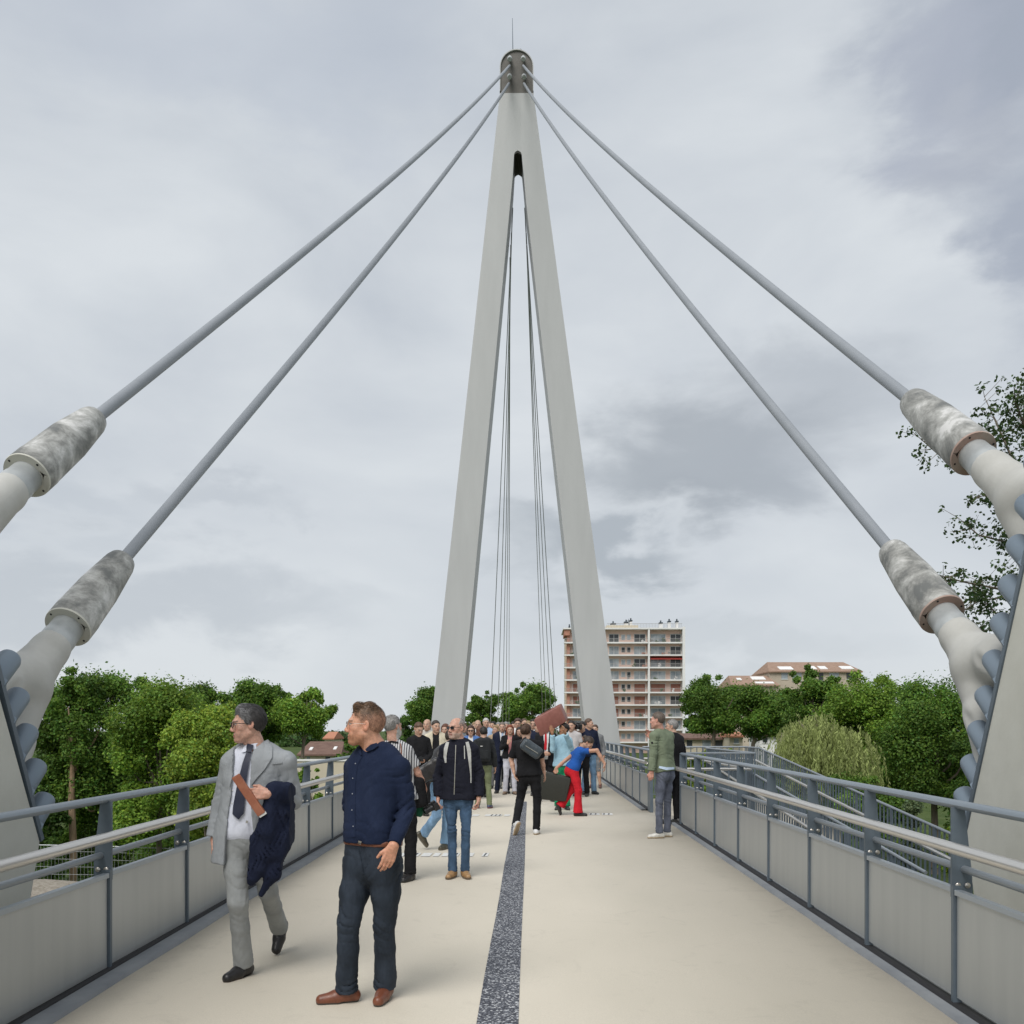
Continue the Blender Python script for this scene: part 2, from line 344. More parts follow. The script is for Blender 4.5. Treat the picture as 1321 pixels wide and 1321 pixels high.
# railings -------------------------------------------------------
def railing(name, label, X, side, y0, n, ylow=0):
    """side: +1 right, -1 left.  Post > bolt; panel, top_rail, handrail, lower_rail."""
    root = empty('bridge_railing', (X, y0, zd(y0)), label, 'railing', 'railings along the footbridge')
    s = side
    pm = MB()                                                       # post, origin at its foot
    pm.box(-.022 if s > 0 else -.030, .030 if s > 0 else .022, -.03, .0, .0, .70)     # slim lower stem
    fr = [(-.022 * s, .0, .63), (.100 * s, .0, .63), (.100 * s, .0, .76), (.056 * s, .0, 1.16), (-.022 * s, .0, 1.16)]
    pm.prism([(x, -.007, z) for x, _, z in fr], [(x, .007, z) for x, _, z in fr])
    post_me = pm.mesh('post', STEEL)
    bolt_me = MB().tube([(0, -.008, 0), (0, -.016, 0), (0, -.022, 0)], [.017, .017, .009], 12).mesh('bolt', INOXB, smooth=True)
    pan_me = MB().box(-.006, .006, .012 - .0, SP - .042, .055, .655).mesh('panel', PANEL)
    capm = MB().box(-.022, .022, .010, SP - .040, .657, .690).mesh('panel_cap', LIGHTSTEEL, bevel=.004)
    brk_me = MB().tube([(0, -.004, .93), (-.05 * s, -.004, .90), (-.10 * s, -.004, .935)], .008, 6).mesh('bracket', INOXB)
    for i in range(n):
        y = y0 + i * SP
        z = zd(y) + .02 + ylow
        p = link('post', post_me, root, (X, y, z))
        for bx in ((.014, .070) if y < 32 else ()):
            link('bolt', bolt_me, p, (X + bx * s, y, z + .70))
        if y < 32: link('bracket', brk_me, p, (X, y, z))
        if i < n - 1:
            q = link('panel', pan_me, root, (X, y, z))
            link('panel_cap', capm, q, (X, y, z))
    def run(dx, dz, r, m, nm, rx=None, seg=12, a=y0 - .3, b=y0 + (n - 1) * SP + .1):
        yy = [a] + [y for y in np.arange(math.ceil(a), b, 1.5)] + [b]
        return MB().tube([(X + dx * s, y, zd(y) + ylow + dz) for y in yy], r, seg, rx=rx).obj(nm, m, root, smooth=True)
    run(.03, 1.195, .036, STEEL_L, 'top_rail', rx=.75)
    run(-.10, .965, .034, INOX, 'handrail', seg=16)
    run(.055, .815, .023, TUBE, 'lower_rail')
    return root
railing('l', 'grey left-hand bridge railing behind the man in the grey suit', XL, -1, -.80 + SP * 0 , 60, -.03)
YR0 = 5.42 - 4 * SP
railing('r', 'near right-hand bridge railing with solid panels, ending at the man in the green jacket', XR, 1, YR0, 12)
railing('rf', 'far right-hand bridge railing running past the pylon foot', XR2, 1, YJ1, 48)
# a closing end post beside the man in the green jacket
ep = empty('railing_end_post', (XR2, YJ1 - .25, zd(18)), 'tall plain grey end panel of the far railing beside the man in the green jacket', 'post')
MB().box(XR2 - .03, XR2 + .03, YJ1 - .45, YJ1 - .08, zd(18), zd(18) + 1.18).obj('post', STEEL, ep, bevel=.005)

# painted letters on the deck, stretched flat (seen almost edge-on)
def deck_marks():
    rnd = random.Random(3)
    for label, py, x0, x1 in (('white and black painted letters across the deck at the jacketed man\'s boots', 1103, 498, 632),
                              ('small white and black deck marking between the green trousers and the black trousers', 1052, 609, 652),
                              ('faint white deck marking beside the red trousered woman\'s shoe', 1050.5, 752, 783)):
        Y = Yf(py); root = empty('deck_marking', (P((x0 + x1) / 2, py, Y)[0], Y, zd(Y)), label, 'marking')
        w = MB(); k = MB(); x = x0; X = lambda px: (px - VX) / FPX * Y
        z = zd(Y)
        while x < x1:
            L_ = rnd.uniform(5, 9); d0, d1 = -.16, .16
            z0, z1 = zd(Y + d0), zd(Y + d1)
            if rnd.random() < .95:
                w.add([(X(x), Y + d0, z0 + .006), (X(x + L_), Y + d0, z0 + .006), (X(x + L_ + 1), Y + d1, z1 + .006), (X(x + 1), Y + d1, z1 + .006)], [(0, 1, 2, 3)])
                for t in ((.3,) if rnd.random() < .6 else ()):
                    k.add([(X(x + L_ * t), Y + d0 + .03, z0 + .011), (X(x + L_ * t + 1.6), Y + d0 + .03, z0 + .011), (X(x + L_ * t + 3.4), Y + d1 - .04, z1 + .010), (X(x + L_ * t + 1.8), Y + d1 - .04, z1 + .010)], [(0, 1, 2, 3)])
            x += L_ + rnd.choice((0, 0, 3))
        w.obj('white_ground', WHITEP, root); k.obj('letter_strokes', BLACKP, root)
deck_marks()

# ---------------------------------------------------------------- ramp beside the bridge
def ramp():
    y0, y1 = 19.9, 9.0; XB, XA = 3.9, 5.0; sl = .093
    zf = lambda y: zd(19) - (y0 - y) * sl
    rp = empty('side_ramp', (4.5, 14, -1), 'grey ramp deck dropping away beside the right-hand railing', 'ramp')
    m = MB(); m.prism([(XB - .05, y0, zf(y0) - .02), (XA + .05, y0, zf(y0) - .02), (XA + .05, y0, zf(y0) - .22), (XB - .05, y0, zf(y0) - .22)],
                      [(XB - .05, y1, zf(y1) - .02), (XA + .05, y1, zf(y1) - .02), (XA + .05, y1, zf(y1) - .22), (XB - .05, y1, zf(y1) - .22)])
    m.obj('ramp_slab', STEEL, rp)
    for y in (10.5, 14, 17.5, 20.5):
        MB().box(4.3, 4.6, y - .15, y + .15, gz(4.5, y) - .3, zf(min(y, y0)) - .2).obj('ramp_pier', PYLON, rp)
    def bars(label, pts):
        root = empty('ramp_railing', pts[0], label, 'railing', 'barred railings of the side ramp')
        pv = [np.array(p, float) for p in pts]
        MB().tube([p + (0, 0, 1.2) for p in pv], .019, 8).obj('top_rail', TUBE, root, smooth=True)
        MB().tube([p + (0, 0, .10) for p in pv], .014, 6).obj('bottom_rail', STEEL, root)
        MB().tube([p + (-.07, 0, .93) for p in pv], .024, 12).obj('handrail', INOX, root, smooth=True)
        bm_ = MB().box(-.011, .011, -.006, .006, .1, 1.19).mesh('bar', STEEL)
        pm_ = MB().box(-.012, .012, -.035, .035, -.1, 1.19).mesh('post', STEEL)
        k = 0
        for a, b in zip(pv, pv[1:]):
            L_ = np.linalg.norm(b - a); n = max(1, int(L_ / .135))
            for i in range(n):
                o = link('post' if k % 10 == 0 else 'bar', pm_ if k % 10 == 0 else bm_, root, a + (b - a) * i / n); k += 1
    bars('outer barred railing of the side ramp, in front of the trees', [(XR + .1, 21.2, zd(20)), (XA, 21.2, zd(20)), (XA, y0, zd(20)), (XA, y1, zf(y1))])
    bars('inner barred railing of the side ramp, between the ramp and the bridge', [(XB, y0 + .2, zd(20)), (XB, y0, zd(20)), (XB, y1, zf(y1))])
    bars('short barred railing closing the landing behind the ramp mouth', [(XR + .15, YJ0 + .0, zd(16)), (XB - .06, YJ0, zd(16)), (XB - .06, y0, zd(20))])
    st = empty('steel_steps', (4.6, 8.2, -1.2), 'small grey metal steps at the foot of the ramp seen through the railing', 'steps')
    for i in range(5): MB().box(3.95, 5.0, 8.9 - i * .28 - .26, 8.9 - i * .28, zf(9) - .05 - i * .17 - .04, zf(9) - .05 - i * .17).obj('step', TUBE, st)
    for x in (3.9, 5.03): MB().prism([(x, 9.0, zf(9)), (x, 9.0, zf(9) - .2), (x, 7.5, zf(9) - 1.1), (x, 7.5, zf(9) - .85)], [(x + .02, 9.0, zf(9)), (x + .02, 9.0, zf(9) - .2), (x + .02, 7.5, zf(9) - 1.1), (x + .02, 7.5, zf(9) - .85)]).obj('stringer', STEEL, st)
ramp()

# ---------------------------------------------------------------- pylon
YP = 48.0
def pylon():
    root = empty('bridge_pylon', (-.3, YP, -4), 'tall pale grey A-shaped bridge pylon with a dark rounded head', 'pylon')
    def pr(pts, d0, d1, name, m, bevel=.03):                # outline in photo pixels at YP; front at YP, back at YP+depth (depth per point)
        fr = [P(x, y, YP) for x, y in pts]
        bk = [p + np.array((0, d0 + .3 + (d1 - d0) * min(1, max(0, (q[1] - 119) / 840)), 0)) for p, q in zip(fr, pts)]
        return MB().prism(fr, bk).obj(name, m, root, bevel=bevel)
    ya = 1100
    lo = lambda y: 645 - (y - 119) * (645 - 555.5) / (940 - 119)
    li = lambda y: 661 - (y - 232) * (661 - 597) / (905 - 232)
    ro = lambda y: 688 + (y - 119) * (800 - 688) / (957 - 119)
    ri = lambda y: 675.5 + (y - 232) * (757 - 675.5) / (955 - 232)
    pr([(lo(262), 262), (li(262), 262), (li(ya), ya), (lo(ya), ya)], 1.7, 2.7, 'leg', PYLON, bevel=0)
    pr([(ri(262), 262), (ro(262), 262), (ro(ya), ya), (ri(ya), ya)], 1.7, 2.7, 'leg', PYLON, bevel=0)
    # crosshead with the slot between the legs
    for pts in ([(lo(120), 120), (668, 120), (668, 194), (664.6, 196), (663.2, 199), (661.3, 229), (li(262), 262), (lo(262), 262)],
                [(668, 120), (ro(120), 120), (ro(262), 262), (ri(262), 262), (675.9, 229), (673, 199), (671.6, 196), (668, 194)]):
        pr(pts, 1.7, 2.7, 'crosshead', PYLON, bevel=0)
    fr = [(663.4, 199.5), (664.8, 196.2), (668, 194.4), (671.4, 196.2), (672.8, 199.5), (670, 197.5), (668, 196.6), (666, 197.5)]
    MB().prism([P(x, y, YP) + (0, .02, 0) for x, y in fr], [P(x, y, YP) + (0, 1.95, 0) for x, y in fr]).obj('slot_shade_lining', SLOT_SHADE, root)  # thin added lining; the shade under the slot arch is in its dark colour
    cap = []
    for k in range(17):
        a = math.pi * k / 16; cap.append((666.5 - 21.2 * math.cos(a), 86 - 22 * math.sin(a)))
    cap = cap + [(687.9, 119), (644.9, 119)]
    fr = [P(x, y, YP) + (0, .06, 0) for x, y in cap]
    MB().prism(fr, [p + (0, 1.55, 0) for p in fr]).obj('head_plate', CAPM, root)
    rim = [(666.5 - 21.8 * math.cos(math.pi * k / 16), 86 - 22.8 * math.sin(math.pi * k / 16)) for k in range(17)]
    rim = [(644.6, 118)] + rim + [(688.3, 118)]
    V = []; F = []
    for i, (x, y) in enumerate(rim):
        p = P(x, y, YP); c = np.array((P(666.5, 95, YP)[0], 0, P(666.5, 95, YP)[2])); d = np.array((p[0] - c[0], 0, p[2] - c[2])); d /= np.linalg.norm(d)
        V += [p - d * .05 + (0, -.02, 0), p + (0, -.02, 0), p + (0, 1.7, 0), p - d * .05 + (0, 1.7, 0)]
    for i in range(len(rim) - 1):
        for k in range(4): F.append((i * 4 + k, i * 4 + (k + 1) % 4, i * 4 + 4 + (k + 1) % 4, i * 4 + 4 + k))
    MB().add(V, F).obj('head_rim', PYLON, root)
    for x, y in ((657.8, 80), (675, 80), (657.6, 103), (676, 103)):      # cable clevises
        c = P(x, y, YP); s = MB()
        s.tube([c + (0, .1, .35), c + (0, -.1, .18), c + (0, -.3, -.05)], [.015, .09, .14], 10)
        s.tube([c + (0, -.3, -.05), c + (0, -.5, -.22)], [.14, .10], 10)
        s.obj('clevis', GALV, root, smooth=True)
    MB().tube([P(661.5, 66, YP) + (0, .5, 0), P(660.8, 14, YP) + (0, .5, 0)], [.03, .012], 6).obj('antenna', STEEL, root)
    for dx in (-2.2, 2.2):
        c = P(669 + dx, 63, YP) + (0, .5, 0); MB().tube([c, c + (0, 0, .1), c + (0, 0, .13), c + (0, 0, .3), c + (0, 0, .36)], [.05, .05, .09, .09, .03], 10).obj('beacon', STEEL_D, root, smooth=True)
pylon()

# back stays: cable, socket, collar, fork --------------------------------
def stay(label, top, bot, end_px, face_pt, sd_):
    T = P(*top, YP - .35); B = P(*bot, 10.0)
    d = (B - T) / np.linalg.norm(B - T)
    root = empty('stay_cable', B, label, 'cable', 'back stay cables of the pylon')
    pts = []
    for i in range(41):
        t = i / 40; p = T + (B + d * .3 - T) * t; p[2] -= .34 * 4 * t * (1 - t); pts.append(p)
    MB().tube(pts, .066, 16).obj('cable', CABLE, root, smooth=True)
    # socket from B to the pixel column end_px
    s = 0.
    while True:
        p = B + d * s; 
        if (sd_ < 0 and (p[0] / p[1] * FPX + VX) <= end_px) or (sd_ > 0 and (p[0] / p[1] * FPX + VX) >= end_px) or s > 4: break
        s += .01
    L_ = s; q = lambda t: B + d * t
    prof = [(-.004, .07), (.004, .11), (.03, .142), (.10, .158), (.30, .175), (.62, .203), (L_ - .24, .219), (L_ - .225, .223), (L_ - .02, .223), (L_, .218)]
    MB().tube([q(t) for t, r in prof], [r for t, r in prof], 40, cap=False).obj('socket', SOCKET, root, smooth=True)
    pr2 = [(L_ - .014, .2235), (L_ + .004, .219), (L_ + .006, .162), (L_ - .06, .158)]
    ring = MB().tube([q(t) for t, r in pr2], [r for t, r in pr2], 40, cap=False).obj('socket_end', RUST if sd_ > 0 else CONC, root, smooth=True)
    dv = Vector(d); a = dv.cross(Vector((0, 0, 1))).normalized(); b = dv.cross(a)
    for k in range(4):
        an = k * math.pi / 2 + .6; c = Vector(q(L_ + .004)) + (a * math.cos(an) + b * math.sin(an)) * .19
        MB().tube([c - dv * .002, c + dv * .003], .011, 8).obj('screw_hole', GAP, ring)
    pr3 = [(L_ - .1, .150), (L_ + .16, .150), (L_ + .17, .157), (L_ + .30, .157), (L_ + .34, .15)]
    MB().tube([q(t) for t, r in pr3], [r for t, r in pr3], 32).obj('collar', GALV, root, smooth=True)
    return q(L_ + .28), d, root

# ------------------------------------------------------------------ signed-distance modelling (numpy) for cast pieces and people
def V3(*a): return np.array(a, float)
def nrm(v):
    v = np.asarray(v, float); return v / (np.linalg.norm(v) + 1e-12)
class Fld:
    def __init__(s, lo, hi, h):
        s.lo = np.array(lo, float); s.h = h
        s.n = np.maximum(4, np.ceil((np.array(hi, float) - s.lo) / h).astype(int) + 1)
        s.F = np.full(tuple(s.n), 1., np.float32)
        s.ax = [(s.lo[i] + h * np.arange(s.n[i])).astype(np.float32) for i in range(3)]
    def sl(s, lo, hi):
        i0 = np.clip(np.floor((lo - s.lo) / s.h).astype(int), 0, s.n - 1); i1 = np.clip(np.ceil((hi - s.lo) / s.h).astype(int) + 1, 1, s.n)
        if np.any(i1 <= i0): return None
        S = tuple(slice(a, b) for a, b in zip(i0, i1))
        return S, s.ax[0][S[0]][:, None, None], s.ax[1][S[1]][None, :, None], s.ax[2][S[2]][None, None, :]
    def mixin(s, S, d, k, op):
        F = s.F[S]
        if op == 'u': h = np.clip(.5 + .5 * (F - d) / k, 0, 1); s.F[S] = F + (d - F) * h - k * h * (1 - h)
        elif op == 's':
            d = -d; h = np.clip(.5 - .5 * (F - d) / k, 0, 1); s.F[S] = F + (d - F) * h + k * h * (1 - h)
    def cap(s, a, b, ra, rb=None, k=.02, op='u'):
        a = np.asarray(a, float); b = np.asarray(b, float); rb = ra if rb is None else rb; m = max(ra, rb) + k + 2 * s.h
        r = s.sl(np.minimum(a, b) - m, np.maximum(a, b) + m)
        if r is None: return s
        S, x, y, z = r; ab = b - a; L2 = max(1e-9, ab @ ab)
        x = x - a[0]; y = y - a[1]; z = z - a[2]
        t = np.clip((x * ab[0] + y * ab[1] + z * ab[2]) / L2, 0, 1)
        d = np.sqrt((x - t * ab[0]) ** 2 + (y - t * ab[1]) ** 2 + (z - t * ab[2]) ** 2) - (ra + (rb - ra) * t)
        s.mixin(S, d, k, op); return s
    def ell(s, c, r, M=None, k=.02, op='u'):
        c = np.asarray(c, float); r = np.asarray(r, float); m = r.max() + k + 2 * s.h
        q = s.sl(c - m, c + m)
        if q is None: return s
        S, x, y, z = q; x = x - c[0]; y = y - c[1]; z = z - c[2]
        if M is not None: x, y, z = [M[i][0] * x + M[i][1] * y + M[i][2] * z for i in range(3)]
        k0 = np.sqrt((x / r[0]) ** 2 + (y / r[1]) ** 2 + (z / r[2]) ** 2); k1 = np.sqrt((x / r[0] ** 2) ** 2 + (y / r[1] ** 2) ** 2 + (z / r[2] ** 2) ** 2) + 1e-9
        s.mixin(S, k0 * (k0 - 1) / k1, k, op); return s
    def box(s, c, hs, M=None, rd=.02, k=.01, op='u'):
        c = np.asarray(c, float); m = np.linalg.norm(hs) + k + 2 * s.h
        q = s.sl(c - m, c + m)
        if q is None: return s
        S, x, y, z = q; x = x - c[0]; y = y - c[1]; z = z - c[2]
        if M is not None: x, y, z = [M[i][0] * x + M[i][1] * y + M[i][2] * z for i in range(3)]
        g = [np.abs(v) - (hh - rd) for v, hh in zip((x, y, z), hs)]
        d = np.sqrt(np.maximum(g[0], 0) ** 2 + np.maximum(g[1], 0) ** 2 + np.maximum(g[2], 0) ** 2) + np.minimum(np.maximum(np.maximum(g[0], g[1]), g[2]), 0) - rd
        s.mixin(S, d, k, op); return s
    def clip(s, c, n, rad=None):         # remove the half space n.(p-c)>0, optionally only near c
        c = np.asarray(c, float); n = nrm(n)
        q = s.sl(c - rad, c + rad) if rad else s.sl(s.lo, s.lo + s.n * s.h)
        if q is None: return s
        S, x, y, z = q
        s.F[S] = np.maximum(s.F[S], (x - c[0]) * n[0] + (y - c[1]) * n[1] + (z - c[2]) * n[2]); return s
    def twin(s):
        t = Fld.__new__(Fld); t.lo, t.h, t.n, t.ax = s.lo, s.h, s.n, s.ax; t.F = np.full(tuple(s.n), 1., np.float32); return t
    def merge(s, o, k=.01):
        m = o.F < .9; d = o.F[m]; F = s.F[m]; h = np.clip(.5 + .5 * (F - d) / k, 0, 1); s.F[m] = F + (d - F) * h - k * h * (1 - h); return s
    def keepfn(s, fn):
        x, y, z = s.ax[0][:, None, None], s.ax[1][None, :, None], s.ax[2][None, None, :]
        s.F = np.maximum(s.F, fn(x, y, z).astype(np.float32)); return s
    def wrinkle(s, amp, lam, seed, joints=(), st=(1, 1, 1)):
        m = np.abs(s.F) < .035; I = np.argwhere(m)
        if len(I) == 0: return s
        p = s.lo + I * s.h; rs = np.random.default_rng(seed); w = np.zeros(len(p)); q = p / np.array(st)
        def osc(p, lam):
            o = 0
            for _ in range(3):
                a = nrm(rs.normal(size=3)); b = nrm(rs.normal(size=3)); c = nrm(rs.normal(size=3)); ph = rs.uniform(0, 6.28, 3)
                o = o + np.sin(p @ a * 6.28 / lam + 1.5 * np.sin(p @ b * 6.28 / (lam * 1.7) + ph[0]) + ph[1]) * (.6 + .4 * np.sin(p @ c * 6.28 / (lam * 2.9) + ph[2]))
            return o / 3
        w = amp * osc(q, lam)
        for c, rad, a, ax_, l2 in joints:    # folds ringed across the axis, near a joint
            dd = p - c; g = np.exp(-(dd ** 2).sum(1) / rad ** 2); axn = nrm(ax_); ph = rs.uniform(0, 6.28)
            u = dd @ axn; side = nrm(np.cross(axn, rs.normal(size=3)))
            v_ = dd @ side; l3 = l2 * 2.4
            ww = np.sin(u * 6.28 / l2 + 1.6 * np.sin(v_ * 6.28 / l3 + ph) + v_ * 14 * rs.uniform(.4, 1) + ph)
            gate = .5 + .5 * np.sin(u * 6.28 / (l2 * 3.3) + v_ * 6.28 / (l2 * 2.9) + 2 * ph)
            cre = np.clip(1 - np.abs(ww) * 1.6, 0, 1) ** 1.5            # sparse sharp creases between soft puffs
            w = w + a * g * (gate * (1.7 * cre - .35) + .35 * np.sin(u * 6.28 / (l2 * 1.9) + v_ * 20 + ph))
        s.F[tuple(I.T)] += w.astype(np.float32); return s
    def nets(s):
        F = s.F; F[0] = F[-1] = 1; F[:, 0] = F[:, -1] = 1; F[:, :, 0] = F[:, :, -1] = 1
        ins = F < 0; c = [ins[i:F.shape[0] - 1 + i, j:F.shape[1] - 1 + j, k:F.shape[2] - 1 + k] for i in (0, 1) for j in (0, 1) for k in (0, 1)]
        al = c[0].copy(); an = c[0].copy()
        for q in c[1:]: al &= q; an |= q
        act = an & ~al; I = np.argwhere(act)
        if len(I) == 0: return np.zeros((0, 3)), np.zeros((0, 4), int)
        idx = np.full(act.shape, -1, np.int64); idx[tuple(I.T)] = np.arange(len(I))
        off = [(i, j, k) for i in (0, 1) for j in (0, 1) for k in (0, 1)]
        vals = np.stack([F[I[:, 0] + o[0], I[:, 1] + o[1], I[:, 2] + o[2]] for o in off], 1)
        acc = np.zeros((len(I), 3)); cnt = np.zeros(len(I))
        for a in range(8):
            for b in range(a + 1, 8):
                oa, ob = np.array(off[a]), np.array(off[b])
                if np.abs(oa - ob).sum() != 1: continue
                va, vb = vals[:, a], vals[:, b]; m = (va < 0) != (vb < 0)
                t = np.where(m, va / (va - vb + 1e-12 * (va == vb)), 0)
                acc += np.where(m[:, None], oa + t[:, None] * (ob - oa), 0); cnt += m
        V = s.lo + (I + acc / cnt[:, None]) * s.h; faces = []
        for ax in range(3):
            sa = [slice(None)] * 3; sb = [slice(None)] * 3; sa[ax] = slice(0, -1); sb[ax] = slice(1, None)
            A = ins[tuple(sa)]; B = ins[tuple(sb)]; E = np.argwhere(A != B)
            u, v = [(1, 2), (2, 0), (0, 1)][ax]
            E = E[(E[:, u] > 0) & (E[:, v] > 0) & (E[:, u] < F.shape[u] - 1) & (E[:, v] < F.shape[v] - 1)]
            fl = A[tuple(E.T)]
            def g(du, dv):
                e = E.copy(); e[:, u] -= du; e[:, v] -= dv; return idx[tuple(e.T)]
            Q = np.stack([g(1, 1), g(0, 1), g(0, 0), g(1, 0)], 1); Q[~fl] = Q[~fl][:, ::-1]
            faces.append(Q)
        Q = np.concatenate(faces); Q = Q[(Q >= 0).all(1)]
        return V, Q
def fobj(name, fld, m, parent, cols=None):
    V, Q = fld.nets()
    me = npmesh(name, V, Q, m, cols=cols(V) if callable(cols) else None)
    return link(name, me, parent), (V, Q)

# anchor blocks -------------------------------------------------------
DIRC = nrm(V3(0, -38, -31.5))
def anchor(side, label):
    s = side; Xi = 3.84 if s > 0 else -4.12; Xo = Xi + 2.1 * s
    edge = [(8.24, -4.8), (8.24, .18), (8.38, .73), (7.40, 2.99), (6.35, 5.35), (5.6, 6.6)]
    if s < 0: edge = [(7.88, -4.8), (7.88, .18), (8.04, .70), (7.43, 1.95), (6.05, 5.1), (5.4, 6.4)]
    k_ = .96 if s > 0 else .958
    edge = [(a * k_, (HC + (b - HC) * k_) if i else b) for i, (a, b) in enumerate(edge)]
    root = empty('anchor_block', (Xi, 7, -1), label, 'anchor block', 'concrete anchor blocks of the stay cables')
    back = [(2.2, 5.0), (1.6, -4.8)]
    out = edge + back
    m = MB().prism([(Xi, y, z) for y, z in out], [(Xo, y, z) for y, z in out]); m.obj('concrete', CONC, root, bevel=.015)
    # steel bearing plate let onto the sloping face
    a = np.array(edge[2]); b = np.array(edge[-2]); nrm2 = np.array((b[1] - a[1], a[0] - b[0])); nrm2 = nrm2 / np.linalg.norm(nrm2)
    if nrm2[0] < 0: nrm2 = -nrm2
    x0, x1 = sorted((Xi - .012 * s, Xo))
    pts = [a + nrm2 * .002, b + nrm2 * .002, b + nrm2 * .05, a + nrm2 * .05]
    MB().prism([(x0, p[0], p[1]) for p in pts], [(x1, p[0], p[1]) for p in pts]).obj('bearing_plate', STEEL, root)
    t = (b - a) / np.linalg.norm(b - a); capn = -DIRC
    c0 = Vector((0, 0, 0)); u = Vector(capn)
    rr = .092
    cm = MB().tube([c0 - u * .05, c0 + u * .02, c0 + u * .28, c0 + u * .31, c0 + u * .318], [rr * .86, rr, rr, rr * .9, rr * .6], 24).mesh('anchor_cap', BOLTCAP, smooth=True)
    fl = MB().tube([c0 - u * .06, c0 + u * .0], [rr * 1.25, rr * 1.25], 6).mesh('cap_nut', BOLTCAP)
    L_ = np.linalg.norm(b - a); n = int(L_ / .325)
    for i in range(n):
        for j, dx in enumerate((.10, .50, 1.3)):
            if s < 0 and a[1] + t[1] * (.12 + i * .325) > 2.05: continue
            c = a + t * (.12 + i * .325) + nrm2 * .09
            q = link('anchor_cap', cm, root, (Xi + dx * s, c[0], c[1])); link('cap_nut', fl, q, (Xi + dx * s, c[0], c[1]))
    return root, Xi, a, b, nrm2, t
ANCH = {-1: anchor(-1, 'pale concrete anchor block at the left edge of the picture behind the railing'),
        1: anchor(1, 'pale concrete anchor block at the right edge of the picture behind the railing')}
def fork(c0, d, root, side):
    """cast fork: round neck flaring into two arms that stand on the bearing plate, an oval opening between them"""
    _, Xi, a, b, n2, t = ANCH[side]
    nn = V3(0, n2[0], n2[1]); tt = V3(0, t[0], t[1]); a3 = V3(0, a[0], a[1])
    # where the axis meets the plate
    s = ((a3 + nn * .05 - c0) @ nn) / (d @ nn); hit = c0 + d * s
    X = V3(1, 0, 0); lo = np.minimum(c0, hit) - 1.0; hi = np.maximum(c0, hit) + 1.0
    f = Fld(lo, hi, .018)
    L_ = s; m1 = c0 + d * L_ * .38
    f.cap(c0 - d * .02, c0 + d * .12, .16, .165, k=.02)
    f.cap(c0 + d * .12, m1, .17, .235, k=.05)
    for sg in (-1, 1):
        e1 = c0 + d * L_ * .62 + tt * sg * .27; e2 = hit + tt * sg * (.44 if sg > 0 else .58) + nn * .02
        f.cap(m1 + tt * sg * .05, e1, .235, .21, k=.08); f.cap(e1, e2, .21, .17, k=.08)
        for sx in (-1, 1): f.cap(e1 + X * sx * .08, e2 + X * sx * .16, .15, .13, k=.08)
        f.ell(e1 + X * -side * .31 + d * .16, (.075, .075, .26), [X, np.cross(d, X), d], k=.04, op='s')     # shallow oval recess on the deck side
    f.ell(c0 + d * L_ * .90, (.6, .11, .24), [X, np.cross(d, X), d], k=.05, op='s')                        # opening
    f.clip(c0, -d, rad=.26)
    f.clip(hit + nn * .0, -nn)
    fobj('fork', f, CAST, root)
STAYS = []
for lab, top, bot, ex, sd_ in (('upper left stay cable with its weathered grey socket', (657.4, 85), (122, 539.5), 35, -1),
                               ('lower left stay cable, its socket above the left trees', (656.5, 108), (158, 722.5), 88, -1),
                               ('upper right stay cable, its socket beside the leafy branches', (675, 85), (1176, 516.5), 1256, 1),
                               ('lower right stay cable, its socket end ringed reddish', (676, 108), (1149, 709), 1215, 1)):
    c, d, r = stay(lab, top, bot, ex, None, sd_)
    fork(c, d, r, sd_)

# hanger cables fanning from the pylon top to the far deck
hl = [(-51.5, 72), (-41.5, 88), (-35, 104), (-30.5, 120), (-26.5, 136)]
hr = [(36, 76), (29.5, 92), (23, 108), (18, 124)]
for side, lst in (('left', hl), ('right', hr)):
    for i, (dx, Y) in enumerate(lst):
        X = dx / FPX * Y
        tp = P(661.5 - i * .9 if side == 'left' else 676.8 + i * .9, 268 + 16 * i, YP + 1.1); bt = np.array((X, Y, zd(Y) + .6))
        ordn = ('outermost', 'second', 'third', 'fourth', 'innermost')[i if not (side == 'right' and i == 3) else 4]
        root = empty('hanger_cable', bt, f'{ordn} thin hanger cable of the {side} fan seen between the pylon legs', 'cable', 'thin hanger cables between the pylon legs')
        MB().tube([tp, bt], .026, 8).obj('wire', HANGER, root, smooth=True)
        MB().tube([bt + (tp - bt) * .0, bt + (tp - bt) / np.linalg.norm(tp - bt) * 1.4], .06, 8).obj('anchor_sleeve', GALV, root, smooth=True)
